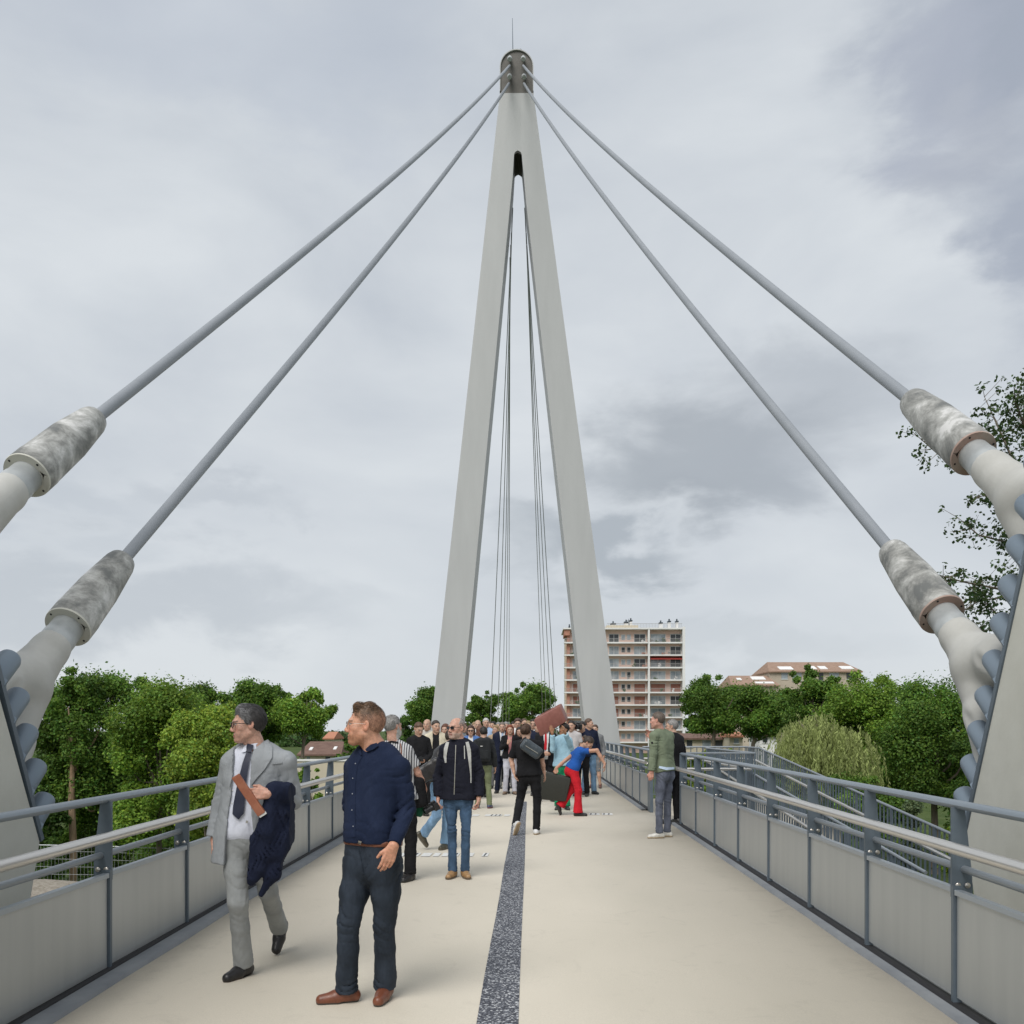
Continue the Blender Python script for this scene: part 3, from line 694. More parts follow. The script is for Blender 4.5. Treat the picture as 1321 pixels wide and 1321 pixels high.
# ---------------------------------------------------------------- trees: trunk with limbs, crown of leaf-sized faces in clumps
BARK = mat('grey_brown_bark', (.13, .105, .08), .9, noise=4, col2=(.22, .185, .145), bump=(18, .5, .03), stretch=(1, 1, .3))
BARKO = mat('orange_flaking_bark', (.26, .17, .10), .9, noise=3, col2=(.36, .26, .17), bump=(14, .5, .03), stretch=(1, 1, .4))
def leafmat(name, rough=.55): return mat(name, (.05, .09, .02), rough, vcol=True, spec=.25, trans=.36)
LEAF = leafmat('leaf_green')
def leaves(centers, n, size, base, var, rnd, droop=0, elong=1.6, normals=None):
    """n rhombic leaves round the given clump centres (x,y,z,r); light and dark clumps are leaf-age colour variation"""
    C_ = np.asarray(centers, float); w = C_[:, 3] ** 2; k = rnd.choice(len(C_), n, p=w / w.sum())
    d = rnd.normal(size=(n, 3)); d /= np.linalg.norm(d, axis=1)[:, None]
    rr = C_[k, 3] * (.35 + .85 * rnd.beta(2.2, 1.6, n))
    p = C_[k, :3] + d * rr[:, None] * np.array([1, 1, .82]) + rnd.normal(size=(n, 3)) * (C_[k, 3] * .26 * (rnd.random(n) < .45))[:, None]
    nn = d * .7 + rnd.normal(size=(n, 3)) * .6 + np.array([0, 0, .45]); nn /= np.linalg.norm(nn, axis=1)[:, None]
    u = np.cross(nn, rnd.normal(size=(n, 3))); u /= np.linalg.norm(u, axis=1)[:, None]
    if droop: u = u * (1 - droop) + np.array([0, 0, -1]) * droop; u /= np.linalg.norm(u, axis=1)[:, None]
    v = np.cross(nn, u); v /= np.linalg.norm(v, axis=1)[:, None] + 1e-9
    s = size * rnd.uniform(.6, 1.35, n)[:, None]
    V = np.stack([p - u * s * elong / 2, p + v * s / 2, p + u * s * elong / 2, p - v * s / 2], 1).reshape(-1, 3)
    F = np.arange(4 * n).reshape(n, 4)
    cb = rnd.uniform(.72, 1.3, len(C_))[k] * rnd.uniform(.7, 1.35, n)
    hue = rnd.normal(0, var, n)
    col = np.array(base)[None] * cb[:, None] * np.stack([1 + hue * 1.2, 1 + hue * .25, 1 - hue * .6], 1)
    return V, F, np.repeat(np.clip(col, 0, 1), 4, 0)
def tree(name, label, px, Y, top, bot, wid, n, size, base, seed, var=.12, bark=None, shape='round', clump=.17, trunk=True, group=None, cat='tree', gap=0, fork_at=.35, nclump=60, tx=None, back=0):
    """crown seen centred at photo column px, between rows top and bot, wid pixels wide, at distance Y"""
    rnd = np.random.default_rng(seed)
    zt, zb = P(px, top, Y)[2], P(px, bot, Y)[2]; cx = P(px, 0, Y)[0]; w = wid / FPX * Y / 2
    tx_ = P(tx, 0, Y)[0] if tx else cx
    g = gz(tx_, Y); root = empty(name, (tx_, Y, g), label, cat, group)
    if cat == 'shrub': zb = g + .05
    H = zt - zb; cs = []
    for i in range(nclump):
        for _ in range(60):
            q = rnd.uniform(-1, 1, 3)
            if shape == 'round': ok = q[0] ** 2 + q[1] ** 2 + abs(q[2]) ** 2.6 < 1
            elif shape == 'cone': ok = q[0] ** 2 + q[1] ** 2 < (1 - .75 * (q[2] + 1) / 2) ** 2
            elif shape == 'wide': ok = q[0] ** 2 + q[1] ** 2 < 1 - .5 * max(0, q[2]) ** 2
            else: ok = q[0] ** 2 + q[1] ** 2 < 1
            if ok and (q[0] ** 2 + q[1] ** 2 + q[2] ** 2 > .22 or rnd.random() < .35): break
        r = w * clump * 1.1 * rnd.choice([.45, .7, 1., 1.5, 2.], p=[.3, .25, .2, .15, .1])
        rz = H / 2 - r * .8
        cs.append((cx + q[0] * (w - r * .8), Y + back + q[1] * (w * .9 - r * .5), (zt + zb) / 2 + q[2] * rz, r))
    # a few sprigs breaking the outline
    for i in range(max(4, nclump // 5)):
        a = rnd.uniform(0, 6.28); e = rnd.uniform(.0, 1.3); r = w * clump * rnd.uniform(.35, .6)
        cs.append((cx + math.cos(a) * math.cos(e) * w * .82, Y + math.sin(a) * math.cos(e) * w * .8, (zt + zb) / 2 + math.sin(e) * H * .40, r))
    V, F, cl = leaves(cs, int(n * (2.9 if Y > 80 else 2.3)), size * (.62 if Y > 80 else .70), base, var, rnd)
    link('crown', npmesh('crown', V, F, LEAF, smooth=False, cols=cl), root)
    m = MB(); tr = max(.09, w * .06)
    zf = g + (zt - g) * fork_at; top_ = Vector((cx, Y, zb + H * .72))
    base_ = Vector((tx_, Y, g - .2)); fk = Vector((tx_ * .7 + cx * .3, Y, max(zf, g + .5)))
    m.tube([base_, base_ + Vector((0, 0, .35)), base_.lerp(fk, .5) + Vector((.05, 0, 0)), fk, fk.lerp(top_, .5) + Vector((w * .05, 0, 0)), top_], [tr * 1.5, tr * 1.1, tr, tr * .85, tr * .5, tr * .15], 9)
    for i in range(9):
        c = cs[int(rnd.integers(len(cs)))]; s0 = fk.lerp(top_, rnd.uniform(0, .7)); e0 = Vector(c[:3])
        if (e0 - s0).z < -.1 * H: e0.z = s0.z + .1 * H
        md = s0.lerp(e0, .5) + Vector((0, 0, -.06 * H))
        m.tube([s0, md, e0], [tr * .42, tr * .28, tr * .08], 6)
    m.obj('trunk', bark or BARK, root, smooth=True)
    return root
GB, GD, GM, GY = (.165, .275, .038), (.07, .135, .026), (.112, .205, .032), (.22, .315, .045)
# left bank
tree('poplar_tree', 'tall dark green tree with an orange flaking trunk beside the left anchor block', 88, 34, 852, 1066, 155, 36000, .105, GM, 1, bark=BARKO, nclump=80, clump=.20, fork_at=.42, tx=94, back=1.6)
tree('young_poplar', 'bright green bushy tree in front of the left tree row, above the railing', 205, 30, 878, 1085, 130, 26000, .09, GB, 2, shape='col', nclump=80, clump=.2)
tree('young_poplar', 'bright yellow green tree directly behind the man in the grey suit', 268, 28, 905, 1095, 110, 24000, .085, GY, 3, shape='col', nclump=70, clump=.2)
tree('poplar_tree', 'slim dark tree tip rising between the two left tree masses', 180, 44, 866, 1010, 60, 9000, .13, GM, 4, shape='cone', nclump=30, clump=.3)
tree('plane_tree', 'rounded dark tree behind the bright young trees on the left', 262, 85, 880, 965, 92, 16000, .24, GM, 5, nclump=46)
tree('plane_tree', 'broad plane tree with gaps in its crown, above the grey haired man\'s head', 336, 95, 874, 962, 92, 17000, .26, GM, 6, nclump=48)
tree('plane_tree', 'plane tree whose trunk stands beside the red roofed house', 396, 92, 881, 958, 84, 12000, .26, GB, 7, nclump=36, tx=388)
tree('bank_shrub', 'low green shrubs under the orange trunked tree at the left', 120, 37, 1000, 1066, 130, 12000, .09, GM, 8, nclump=50, cat='shrub', fork_at=.2)
tree('bank_shrub', 'dark low shrub behind the left fence near the anchor block', 30, 36, 985, 1070, 110, 9000, .1, GD, 9, nclump=40, cat='shrub', fork_at=.2)
tree('bank_shrub', 'low green shrub under the bright trees behind the grey suited man', 235, 34, 1010, 1072, 120, 12000, .085, GM, 10, nclump=50, cat='shrub', fork_at=.2)
tree('bank_shrub', 'small leafy shrub in front of the cream quay wall on the left', 400, 48, 975, 1030, 44, 4000, .14, GB, 11, nclump=24, cat='shrub', fork_at=.2)
tree('bank_shrub', 'leafy shrub left of the cream quay wall behind the grey suited man', 330, 40, 965, 1050, 90, 8000, .12, GB, 12, nclump=40, cat='shrub', fork_at=.2)
# beyond the far end of the bridge
tree('plane_tree', 'dark green tree left of the left pylon leg', 556, 150, 884, 952, 66, 9000, .36, GM, 20, nclump=34)
tree('plane_tree', 'low dark tree behind the bearded old man\'s head', 518, 150, 922, 960, 40, 3500, .36, GD, 21, nclump=20)
tree('plane_tree', 'green tree between the left pylon leg and the hanger cables', 622, 155, 886, 950, 56, 7500, .36, GM, 22, nclump=30)
tree('plane_tree', 'rounded green tree behind the hanger cables, left of the apartment block', 684, 150, 878, 948, 84, 12000, .36, GM, 23, nclump=40)
tree('plane_tree', 'small dark tree low between the pylon legs', 655, 170, 915, 952, 40, 3000, .36, GD, 24, nclump=18)
# right bank
tree('plane_tree', 'plane tree with a loose top right of the apartment block', 922, 110, 864, 953, 96, 17000, .27, GM, 30, nclump=46, tx=920)
tree('plane_tree', 'broad dark plane tree below the two brown roofs', 985, 108, 880, 955, 100, 17000, .28, GM, 31, nclump=46, tx=966)
tree('plane_tree', 'pointed green tree in front of the higher brown roof', 1048, 92, 856, 960, 90, 15000, .24, GM, 32, nclump=44)
tree('acacia_tree', 'big feathery bright green tree at the right, highest of its row', 1120, 46, 853, 1052, 150, 34000, .12, GB, 33, nclump=95, clump=.19, var=.1, tx=1128)
tree('acacia_tree', 'dark dense tree behind the lower right stay cable fork', 1205, 40, 864, 1075, 150, 32000, .105, GM, 34, nclump=90, clump=.19)
tree('acacia_tree', 'dark tree partly hidden by the right anchor block', 1290, 36, 900, 1085, 130, 16000, .105, GD, 35, nclump=60)
tree('bank_shrub', 'dark low shrubs behind the ramp railing right of the willow', 1110, 36, 985, 1070, 130, 13000, .1, GM, 36, nclump=50, cat='shrub', fork_at=.2)
tree('bank_shrub', 'pale grey green shrub behind the outer ramp railing', 1178, 24, 1008, 1085, 75, 7000, .075, (.11, .15, .07), 37, nclump=44, cat='shrub', fork_at=.2, var=.05)
tree('bank_shrub', 'bright green bush behind the ramp landing', 945, 44, 958, 1010, 60, 5000, .12, GY, 38, nclump=26, cat='shrub', fork_at=.2)
tree('bank_shrub', 'green shrub below the ramp railing beside the right anchor block', 1240, 21, 1060, 1120, 90, 6000, .07, GY, 39, nclump=40, cat='shrub', fork_at=.2)
def far_wood():                          # the far-off belt of trees that closes the horizon
    rnd = np.random.default_rng(91); cs = []
    for x in np.arange(-330, 420, 3.2):
        h = 4.5 + 2.0 * math.sin(x * .05) + 1.6 * math.sin(x * .17 + 1) + rnd.uniform(-1, 1.2)
        for _ in range(3): cs.append((x + rnd.uniform(-2, 2), 300 + rnd.uniform(-8, 8), gz(x, 300) + h * rnd.uniform(.15, .8), rnd.uniform(1.3, 2.6)))
    V, F, cl = leaves(cs, 70000, .7, (.055, .11, .03), .1, rnd)
    tag(link('far_wood', npmesh('far_wood', V, F, LEAF, smooth=False, cols=cl)), 'far-off belt of trees closing the horizon', 'wood', kind='stuff')
far_wood()
for i, (px, Y, top, wid, lab, c) in enumerate(((45, 33, 1010, 90, 'dark bush against the left anchor block', GD), (165, 38, 1015, 90, 'leafy bush left of the third railing post on the left', GM), (300, 34, 1000, 90, 'bright bush at the elbow of the grey suited man', GY),
        (455, 78, 948, 70, 'far hedge behind the navy shirted man\'s face', GM), (515, 82, 950, 60, 'far hedge behind the striped shirt', GD), (375, 72, 972, 60, 'low hedge in front of the red roofed house', GB),
        (880, 64, 966, 60, 'hedge behind the man in the green jacket', GY), (915, 56, 968, 50, 'bright bush behind the ramp landing, left of the larger one', GY), (990, 40, 978, 50, 'bush below the willow behind the barred railing', GM), (1015, 33, 990, 70, 'dark bush behind the middle of the ramp railing', GM), (1075, 30, 1003, 70, 'leafy bush behind the lower part of the ramp railing', GB))):
    tree('bank_shrub', lab, px, Y, top, 1060, wid, 7000, .003 * Y, c, 100 + i, nclump=40, cat='shrub', fork_at=.2)
def willow():
    rnd = np.random.default_rng(50); Y = 39; root = empty('willow_tree', P(1058, 0, Y) * (1, 1, 0) + (0, 0, gz(15, Y)), 'pale yellow green weeping willow behind the ramp railing', 'tree')
    V = []; F = []; cl = []; st = []
    for i in range(900):
        cxp = rnd.choice([1030, 1052, 1075, 1100], p=[.25, .35, .25, .15]); spread = rnd.normal(0, 13)
        topz = P(0, 918 + abs(spread) * .9 + rnd.uniform(0, 45) + (16 if cxp > 1070 else 0) + (10 if cxp < 1040 else 0), Y)[2]
        x = P(cxp + spread, 0, Y)[0]; y = Y + rnd.normal(0, 1.0); L_ = rnd.uniform(1.4, 3.4)
        k = int(L_ / .045); t = np.linspace(0, 1, k); dirx = np.sign(spread) * rnd.uniform(.1, .6)
        p = np.stack([x + dirx * np.sin(t * 1.2) + rnd.normal(0, .03, k), y + rnd.normal(0, .03, k) + .3 * t * rnd.normal(), topz - L_ * t ** 1.3 + rnd.normal(0, .02, k)], 1)
        st.append((p, rnd.uniform(.7, 1.35)))
    P_ = np.concatenate([a for a, _ in st]); b = np.concatenate([np.full(len(a), c) for a, c in st]); n = len(P_)
    u = rnd.normal(size=(n, 3)) * .35 + (0, 0, -1); u /= np.linalg.norm(u, axis=1)[:, None]; v = np.cross(u, rnd.normal(size=(n, 3))); v /= np.linalg.norm(v, axis=1)[:, None]
    s = rnd.uniform(.7, 1.3, n)[:, None]
    V = np.stack([P_ - u * .09 * s, P_ + v * .022 * s, P_ + u * .09 * s, P_ - v * .022 * s], 1).reshape(-1, 3)
    col = np.array((.33, .38, .14))[None] * (b * rnd.uniform(.75, 1.25, n))[:, None]
    link('crown', npmesh('crown', V, np.arange(4 * n).reshape(n, 4), LEAF, smooth=False, cols=np.repeat(col, 4, 0)), root)
    x0, y0, g = root.location; m = MB(); m.tube([(x0, y0, g - .2), (x0, y0, g + 1.5), (x0 + .3, y0, g + 3.4)], [.35, .25, .16], 9)
    for q in ((1030, 930), (1052, 924), (1075, 938), (1100, 950)): e = P(*q, Y); m.tube([(x0 + .1, y0, g + 2.2), ((x0 + e[0]) / 2, y0, e[2] - .6), tuple(e)], [.14, .09, .03], 6)
    m.obj('trunk', BARK, root, smooth=True)
willow()
def near_poplar():                       # leafy branches reaching in at the right edge, behind the right stays
    rnd = np.random.default_rng(77); Y = 17.0
    root = empty('poplar_tree', (11.6, Y, gz(11.6, Y)), 'sparse leafy branches of a tree reaching in at the right edge of the picture', 'tree')
    m = MB(); V = []; cs = []; tx = 11.3
    m.tube([(tx, Y, gz(tx, Y) - .2), (tx, Y, 0), (tx + .1, Y, 5), (tx - .1, Y, 9.5)], [.28, .24, .18, .06], 10)
    br = [((1330, 640), (1262, 600), (1215, 590), (1176, 556)), ((1330, 730), (1300, 700), (1262, 690), (1236, 668)), ((1335, 620), (1305, 590), (1285, 545), (1270, 512)),
          ((1335, 800), (1300, 770), (1262, 775), (1240, 790)), ((1340, 780), (1290, 760), (1240, 750), (1212, 742)), ((1340, 840), (1300, 810), (1275, 780), (1268, 752)),
          ((1345, 560), (1320, 545), (1310, 520), (1308, 500)), ((1345, 690), (1310, 660), (1290, 640), (1262, 640)), ((1345, 900), (1300, 860), (1270, 830), (1255, 800)), ((1360, 600), (1330, 570), (1320, 540), (1322, 515))]
    for b in br:
        ys = Y + rnd.uniform(-.8, .8); pts = [P(x, y, ys + i * rnd.uniform(-.15, .15)) for i, (x, y) in enumerate(b)]
        m.tube([np.array((tx, Y, pts[0][2] - .8))] + pts, [.05, .032, .022, .014, .005], 6)
        for i in range(3):
            for t in np.linspace(.15 if i else .3, 1, 6):
                p = pts[i] + (pts[i + 1] - pts[i]) * t
                for _ in range(2):
                    e = p + rnd.normal(size=3) * (.17, .2, .15); m.tube([p, e], [.006, .003], 4); cs.append((*e, .08 + .08 * rnd.random()))
    V, F, cl = leaves(cs, 5200, .058, (.055, .095, .03), .1, rnd, elong=1.25)
    link('crown', npmesh('crown', V, F, LEAF, smooth=False, cols=cl), root); m.obj('trunk', BARK, root, smooth=True)
near_poplar()
def grass():
    rnd = np.random.default_rng(5); n = 26000
    x = np.concatenate([rnd.uniform(-26, -5, n // 2), rnd.uniform(5.2, 22, n // 2)]); y = rnd.uniform(13, 34, n)
    keep = (x > 0) | (((x + 8.5) / 7) ** 2 + ((y - 13) / 8.5) ** 2 > 1); x, y = x[keep], y[keep]; n = len(x)
    z = np.array([gz(a, b) for a, b in zip(x, y)]); p = np.stack([x, y, z], 1); h = rnd.uniform(.12, .4, n)[:, None]
    a = rnd.uniform(0, 6.28, n); s = np.stack([np.cos(a), np.sin(a), 0 * a], 1) * .035; l = rnd.normal(0, .1, (n, 3)) * (1, 1, 0)
    V = np.stack([p - s, p + s, p + l + (0, 0, 1) * h], 1).reshape(-1, 3)
    col = np.array((.065, .12, .025))[None] * rnd.uniform(.6, 1.5, n)[:, None]
    tag(link('grass', npmesh('grass', V, np.arange(3 * n).reshape(n, 3), LEAF, smooth=False, cols=np.repeat(col, 3, 0))), 'rough green grass on the banks below the bridge', 'grass', kind='stuff')
grass()

# ---------------------------------------------------------------- buildings
WALLP = mat('peach_render', (.66, .46, .38), .85, noise=.6, col2=(.72, .53, .45))
WHITEC = mat('white_concrete', (.78, .775, .76), .8, noise=.5, col2=(.72, .715, .70))
BRICKR = mat('red_brick_strip', (.42, .19, .13), .9, noise=2, col2=(.48, .24, .17))
SHUT = mat('brown_red_shutter', (.30, .12, .085), .75, noise=1.2, col2=(.36, .16, .11))
WGLASS = mat('window_glass', (.16, .20, .23), .08, spec=.8, noise=.4, col2=(.42, .46, .48))
WDARK = mat('dark_window_opening', (.035, .04, .045), .2)
WFRAME = mat('white_window_frame', (.62, .62, .60), .6)
RAILM = mat('balcony_bars', (.33, .32, .31), .6)
ROOF = mat('brown_tile_roof', (.27, .175, .125), .9, noise=1.5, col2=(.34, .23, .17), stretch=(1, 1, 3))
ROOFR = mat('dark_red_tile_roof', (.13, .075, .058), .9, noise=1.5, col2=(.18, .11, .085))
ROOFO = mat('orange_tile_roof', (.45, .2, .12), .9)
CREAM = mat('cream_wall', (.62, .55, .42), .85, noise=.3, col2=(.55, .49, .38))
BEIGEW = mat('beige_stone_wall', (.50, .43, .34), .85, noise=1, col2=(.44, .38, .30))
PLANT = mat('balcony_plants', (.05, .1, .03), .8)
AWN = mat('red_awning', (.35, .05, .04), .8)
def apartment():
    Y = 214.; S = Y / FPX; X = lambda px: (px - VX) * S; Z = lambda py: HC - (py - VY) * S
    g = gz(20, Y); zt = Z(812)
    root = empty('apartment_building', (X(804), Y, g), 'ten storey peach apartment block with white balcony slabs behind the right pylon leg', 'building')
    rnd = random.Random(4); D = 13
    MB().box(X(733), X(880), Y + 1.2, Y + D, g, zt).obj('wall', WALLP, root)
    MB().box(X(880.2), X(883.6), Y - .45, Y + D, g, zt + .6).obj('end_wall', WHITEC, root)
    MB().box(X(835.8), X(838), Y - .5, Y + 1.1, g, zt + .3).obj('dividing_fin', WHITEC, root)
    MB().box(X(731.6), X(735.2), Y + .35, Y + 4, g, zt - .4).obj('brick_strip', BRICKR, root)
    MB().box(X(730), X(735), Y + 4, Y + 10, g, zt - .6).obj('side_wall', CREAM, root)
    # roof: slab, parapet, railings, chimneys
    MB().box(X(726.5), X(880), Y - .55, Y + D, zt, zt + .35).obj('roof_slab', WHITEC, root)
    MB().box(X(728), X(735), Y - .2, Y + 8, zt - 1.4, zt - .02).obj('corner_hood', BRICKR, root)
    MB().box(X(783), X(824), Y + 1, Y + 6, zt + .36, Z(806)).obj('penthouse', CREAM, root)
    for px, w, h in ((809, 5, 9), (815, 3, 11), (792, 6, 7), (854, 4, 8), (865, 3.2, 10), (875, 3, 10), (735, 1.5, 3)):
        c = MB().box(X(px - w / 2), X(px + w / 2), Y + 1.5, Y + 3, zt + .36, Z(812 - h)).obj('chimney', WHITEC, root)
        MB().box(X(px - w / 2 - .4), X(px + w / 2 + .4), Y + 1.4, Y + 3.1, Z(812 - h) + .12, Z(812 - h) + .40).box(X(px - .8), X(px + .8), Y + 2, Y + 2.4, Z(812 - h) + .4, Z(812 - h) + .9).obj('chimney_cap', STEEL_D, c)
    rl = MB()
    for i in range(50):
        x = X(783 + i * 1.95); rl.box(x, x + .05, Y - .3, Y - .25, zt + .36, zt + 1.3)
    rl.box(X(783), X(880), Y - .3, Y - .25, zt + 1.3, zt + 1.37); rl.obj('roof_railing', RAILM, root)
    MB().tube([(X(812), Y + 2, zt), (X(812), Y + 2, Z(797))], .05, 5).box(X(809.5), X(814.5), Y + 1.97, Y + 2.03, Z(799.4), Z(799)).obj('aerial', STEEL_D, root)
    def win(x0, x1, y0, y1, m, mull=1, dep=1.17):
        w = MB().box(X(x0), X(x1), Y + dep, Y + dep + .06, Z(y1), Z(y0)).obj('window', m, root)
        f = MB(); t = .11
        f.box(X(x0) - t, X(x0), Y + dep - .05, Y + dep + .05, Z(y1), Z(y0)).box(X(x1), X(x1) + t, Y + dep - .05, Y + dep + .05, Z(y1), Z(y0)).box(X(x0) - t, X(x1) + t, Y + dep - .05, Y + dep + .05, Z(y0), Z(y0) + t)
        for i in range(1, mull): xx = X(x0 + (x1 - x0) * i / mull); f.box(xx - .04, xx + .04, Y + dep - .06, Y + dep - .005, Z(y1), Z(y0))
        f.obj('frame', WFRAME, w)
        if m is SHUT:
            s = MB()
            for k in range(7): z = Z(y1) + (Z(y0) - Z(y1)) * (k + .5) / 7; s.box(X(x0) + .05, X(x1) - .05, Y + dep - .05, Y + dep - .004, z - .1, z + .1)
            s.obj('shutter_slats', SHUT, w)
    for r in range(11):
        y = 814.5 + r * 16.05; yb = y + 15.1; z = Z(yb)
        if z < g + 1: break
        for x0, x1 in ((727.5, 755), (783, 836), (838, 880)):
            if r >= 7 and x0 == 838: x1 = 880
            MB().box(X(x0), X(x1), Y - .5, Y + 1.18, z - .10, z + .22).obj('balcony_slab', WHITEC, root)
            b = MB(); n = int((x1 - x0) / .95)
            for i in range(n): x = X(x0) + .1 + i * (X(x1) - X(x0) - .2) / n; b.box(x, x + .035, Y - .42, Y - .38, z + .23, z + 1.02)
            b.box(X(x0), X(x1), Y - .43, Y - .37, z + 1.02, z + 1.09)
            b.obj('balcony_railing', RAILM, root)
        sh = r in (4, 5) ; t0 = y + 3.2
        big = [(786.5, 798.5, 1), (819, 833, 2), (840.5, 859, 2), (866, 879, 1)]
        for k, (x0, x1, mu) in enumerate(big):
            m = WGLASS
            if (r == 4) or (r in (5, 6) and k in (0, 1)) : m = SHUT
            elif rnd.random() < .28: m = WDARK
            if r == 4 and k == 3: m = SHUT
            win(x0, x1, t0, yb - .8, m, 2 if m is not SHUT else 1)
        for x0, x1 in ((802.5, 806.8), (809.8, 814)): win(x0, x1, t0 + .8, t0 + 7.2, WGLASS if rnd.random() < .6 else WDARK)
        win(739.5, 751, t0, yb - .8, SHUT if r in (4, 5) else WGLASS, 2)
        for k in range(5):                                     # flower boxes, chairs and washing on the balconies
            x = X(rnd.choice([rnd.uniform(784, 834), rnd.uniform(839, 878), rnd.uniform(737, 752)])); h = rnd.uniform(.3, .9)
            m = rnd.choice([PLANT, PLANT, WHITEC, RAILM, BRICKR])
            p = MB()
            for _ in range(6): a, b, c = x + rnd.uniform(-.35, .35), Y + rnd.uniform(.0, .5), z + .3 + rnd.uniform(0, h); s = rnd.uniform(.08, .2); p.obox((a, b, c), [nrm((1, rnd.random(), .3)), nrm((-rnd.random(), 1, .2)), (0, 0, 1)], (s, s, s * .8))
            p.obj('balcony_clutter', m, root)
    z = Z(814.5 + 2 * 16.05 + 1.5)
    MB().prism([(X(839), Y - .45, z - .5), (X(880), Y - .45, z - .5), (X(880), Y + 1.1, z + .1), (X(839), Y + 1.1, z + .1)], [(X(839), Y - .45, z - .42), (X(880), Y - .45, z - .42), (X(880), Y + 1.1, z + .2), (X(839), Y + 1.1, z + .2)]).obj('awning', AWN, root)
apartment()
def house(name, label, Y, x0, x1, eave, ridge, base_m, roof_m, depth=9, hip=.12, wins=(), bot=None, sky=(), left_low=False):
    S = Y / FPX; X = lambda px: (px - VX) * S; Z = lambda py: HC - (py - VY) * S; g = gz(X(x0), Y)
    root = empty(name, (X((x0 + x1) / 2), Y, g), label, 'house')
    MB().box(X(x0) + .2, X(x1) - .2, Y, Y + depth, g - .3, Z(eave) + .02).obj('wall', base_m, root)
    dx = (X(x1) - X(x0)) * hip
    V = [(X(x0), Y - .5, Z(eave)), (X(x1), Y - .5, Z(eave)), (X(x1) - dx, Y + depth / 2, Z(ridge)), (X(x0) + dx, Y + depth / 2, Z(ridge)), (X(x0), Y + depth + .5, Z(eave)), (X(x1), Y + depth + .5, Z(eave))]
    V2 = V + [(a, b, c - .22) for a, b, c in V]
    rf = MB().add(V2, [(0, 1, 2, 3), (1, 5, 2), (5, 4, 3, 2), (4, 0, 3), (6, 9, 8, 7), (7, 8, 11), (11, 8, 9, 10), (10, 9, 6), (0, 6, 7, 1), (1, 7, 11, 5), (5, 11, 10, 4), (4, 10, 6, 0)]).obj('roof', roof_m, root)
    for a, b, t0, t1 in sky:               # skylights lying on the front slope
        f = lambda px, t: (X(px), Y - .5 + (depth / 2 + .5) * t - .04, Z(eave) + (Z(ridge) - Z(eave)) * t + .10)
        MB().prism([f(a, t0), f(b, t0), f(b, t1), f(a, t1)], [tuple(np.array(q) - (0, -.03, .14)) for q in (f(a, t0), f(b, t0), f(b, t1), f(a, t1))]).obj('skylight', WHITEC, rf)
    for a, b, y0, y1 in wins:
        w = MB().box(X(a), X(b), Y - .04, Y + .05, Z(y1), Z(y0)).obj('window', WDARK if (a + b) % 3 < 1 else WGLASS, root)
        MB().box(X(a) - .1, X(b) + .1, Y - .07, Y - .005, Z(y0), Z(y0) + .12).box(X(a) - .1, X(b) + .1, Y - .1, Y - .005, Z(y1) - .12, Z(y1)).obj('frame', WFRAME, w)
    return root
house('house', 'long building with a brown tiled roof and white skylights, higher of the two right roofs', 165, 991, 1112, 866, 851, BEIGEW, ROOF, 12, .08, [(1008, 1016, 868, 876), (1022, 1034, 868, 878), (1056, 1062, 868, 878), (1070, 1082, 868, 877), (1092, 1104, 868, 876)], sky=[(1007, 1025, .15, .45), (1042, 1056, .2, .5), (1060, 1070, .2, .5), (1088, 1104, .2, .5)])
house('house', 'lower building with a brown tiled roof left of the higher one', 160, 943, 1006, 884, 869, BEIGEW, ROOF, 12, .1, [(950, 958, 890, 898), (975, 985, 890, 898)], sky=[(956, 962, .5, .7), (976, 994, .55, .85), (976, 1000, .15, .3)])
house('house', 'brown red roofed house with two skylights beyond the left railing', 120, 384, 441, 973, 957, CREAM, ROOFR, 9, .1, [(396, 400, 976, 981), (420, 426, 976, 982)], sky=[(396, 400, .3, .5), (427, 431, .35, .55)])
house('house', 'pale house with an orange gable behind the red roofed house', 150, 417, 432, 952, 944, CREAM, ROOFO, 7, .1)
house('house', 'small cream garage with an orange roof beyond the ramp landing', 118, 939, 960, 949, 944, CREAM, ROOFO, 6, .03, [(947, 953, 953, 959)])
house('house', 'low pale shed with dark doors between the green jacket and the cream garage', 122, 876, 936, 952, 946, CREAM, ROOFR, 6, .03, [(886, 893, 955, 964), (906, 917, 955, 964), (922, 932, 955, 964)])
house('house', 'white walled house showing through the trees beside the cream garage', 126, 978, 1004, 948, 941, WHITEC, ROOFR, 6, .05, [(984, 990, 952, 958)])
def quay():
    Y = 60; X = lambda px: (px - VX) / FPX * Y; Z = lambda py: HC - (py - VY) / FPX * Y
    r = empty('quay_wall', (X(410), Y, gz(X(410), Y)), 'long cream quay wall beyond the left railing', 'wall')
    x0, x1 = X(250), X(640); n = 9
    for i in range(n):
        a = x0 + (x1 - x0) * i / n; b = x0 + (x1 - x0) * (i + 1) / n
        MB().box(a + .02, b - .02, Y, Y + .4, gz(a, Y) - .5, Z(982)).obj('wall_panel', CREAM, r)
    MB().box(x0, x1, Y - .06, Y + .46, Z(982), Z(982) + .12).obj('coping', WHITEC, r)
    Y = 70; X = lambda px: (px - VX) / FPX * Y; Z = lambda py: HC - (py - VY) / FPX * Y
    r = empty('canopy', (X(895), Y, gz(X(895), Y)), 'white flat canopy on slim posts seen behind the ramp mouth', 'canopy')
    MB().box(X(868), X(922), Y, Y + 3, Z(983), Z(979)).obj('canopy_roof', WHITEC, r, bevel=.02)
    for px in (872, 885, 902, 918): MB().box(X(px) - .05, X(px) + .05, Y + .1, Y + .2, gz(X(px), Y) - .1, Z(983)).obj('post', CREAM, r)
quay()
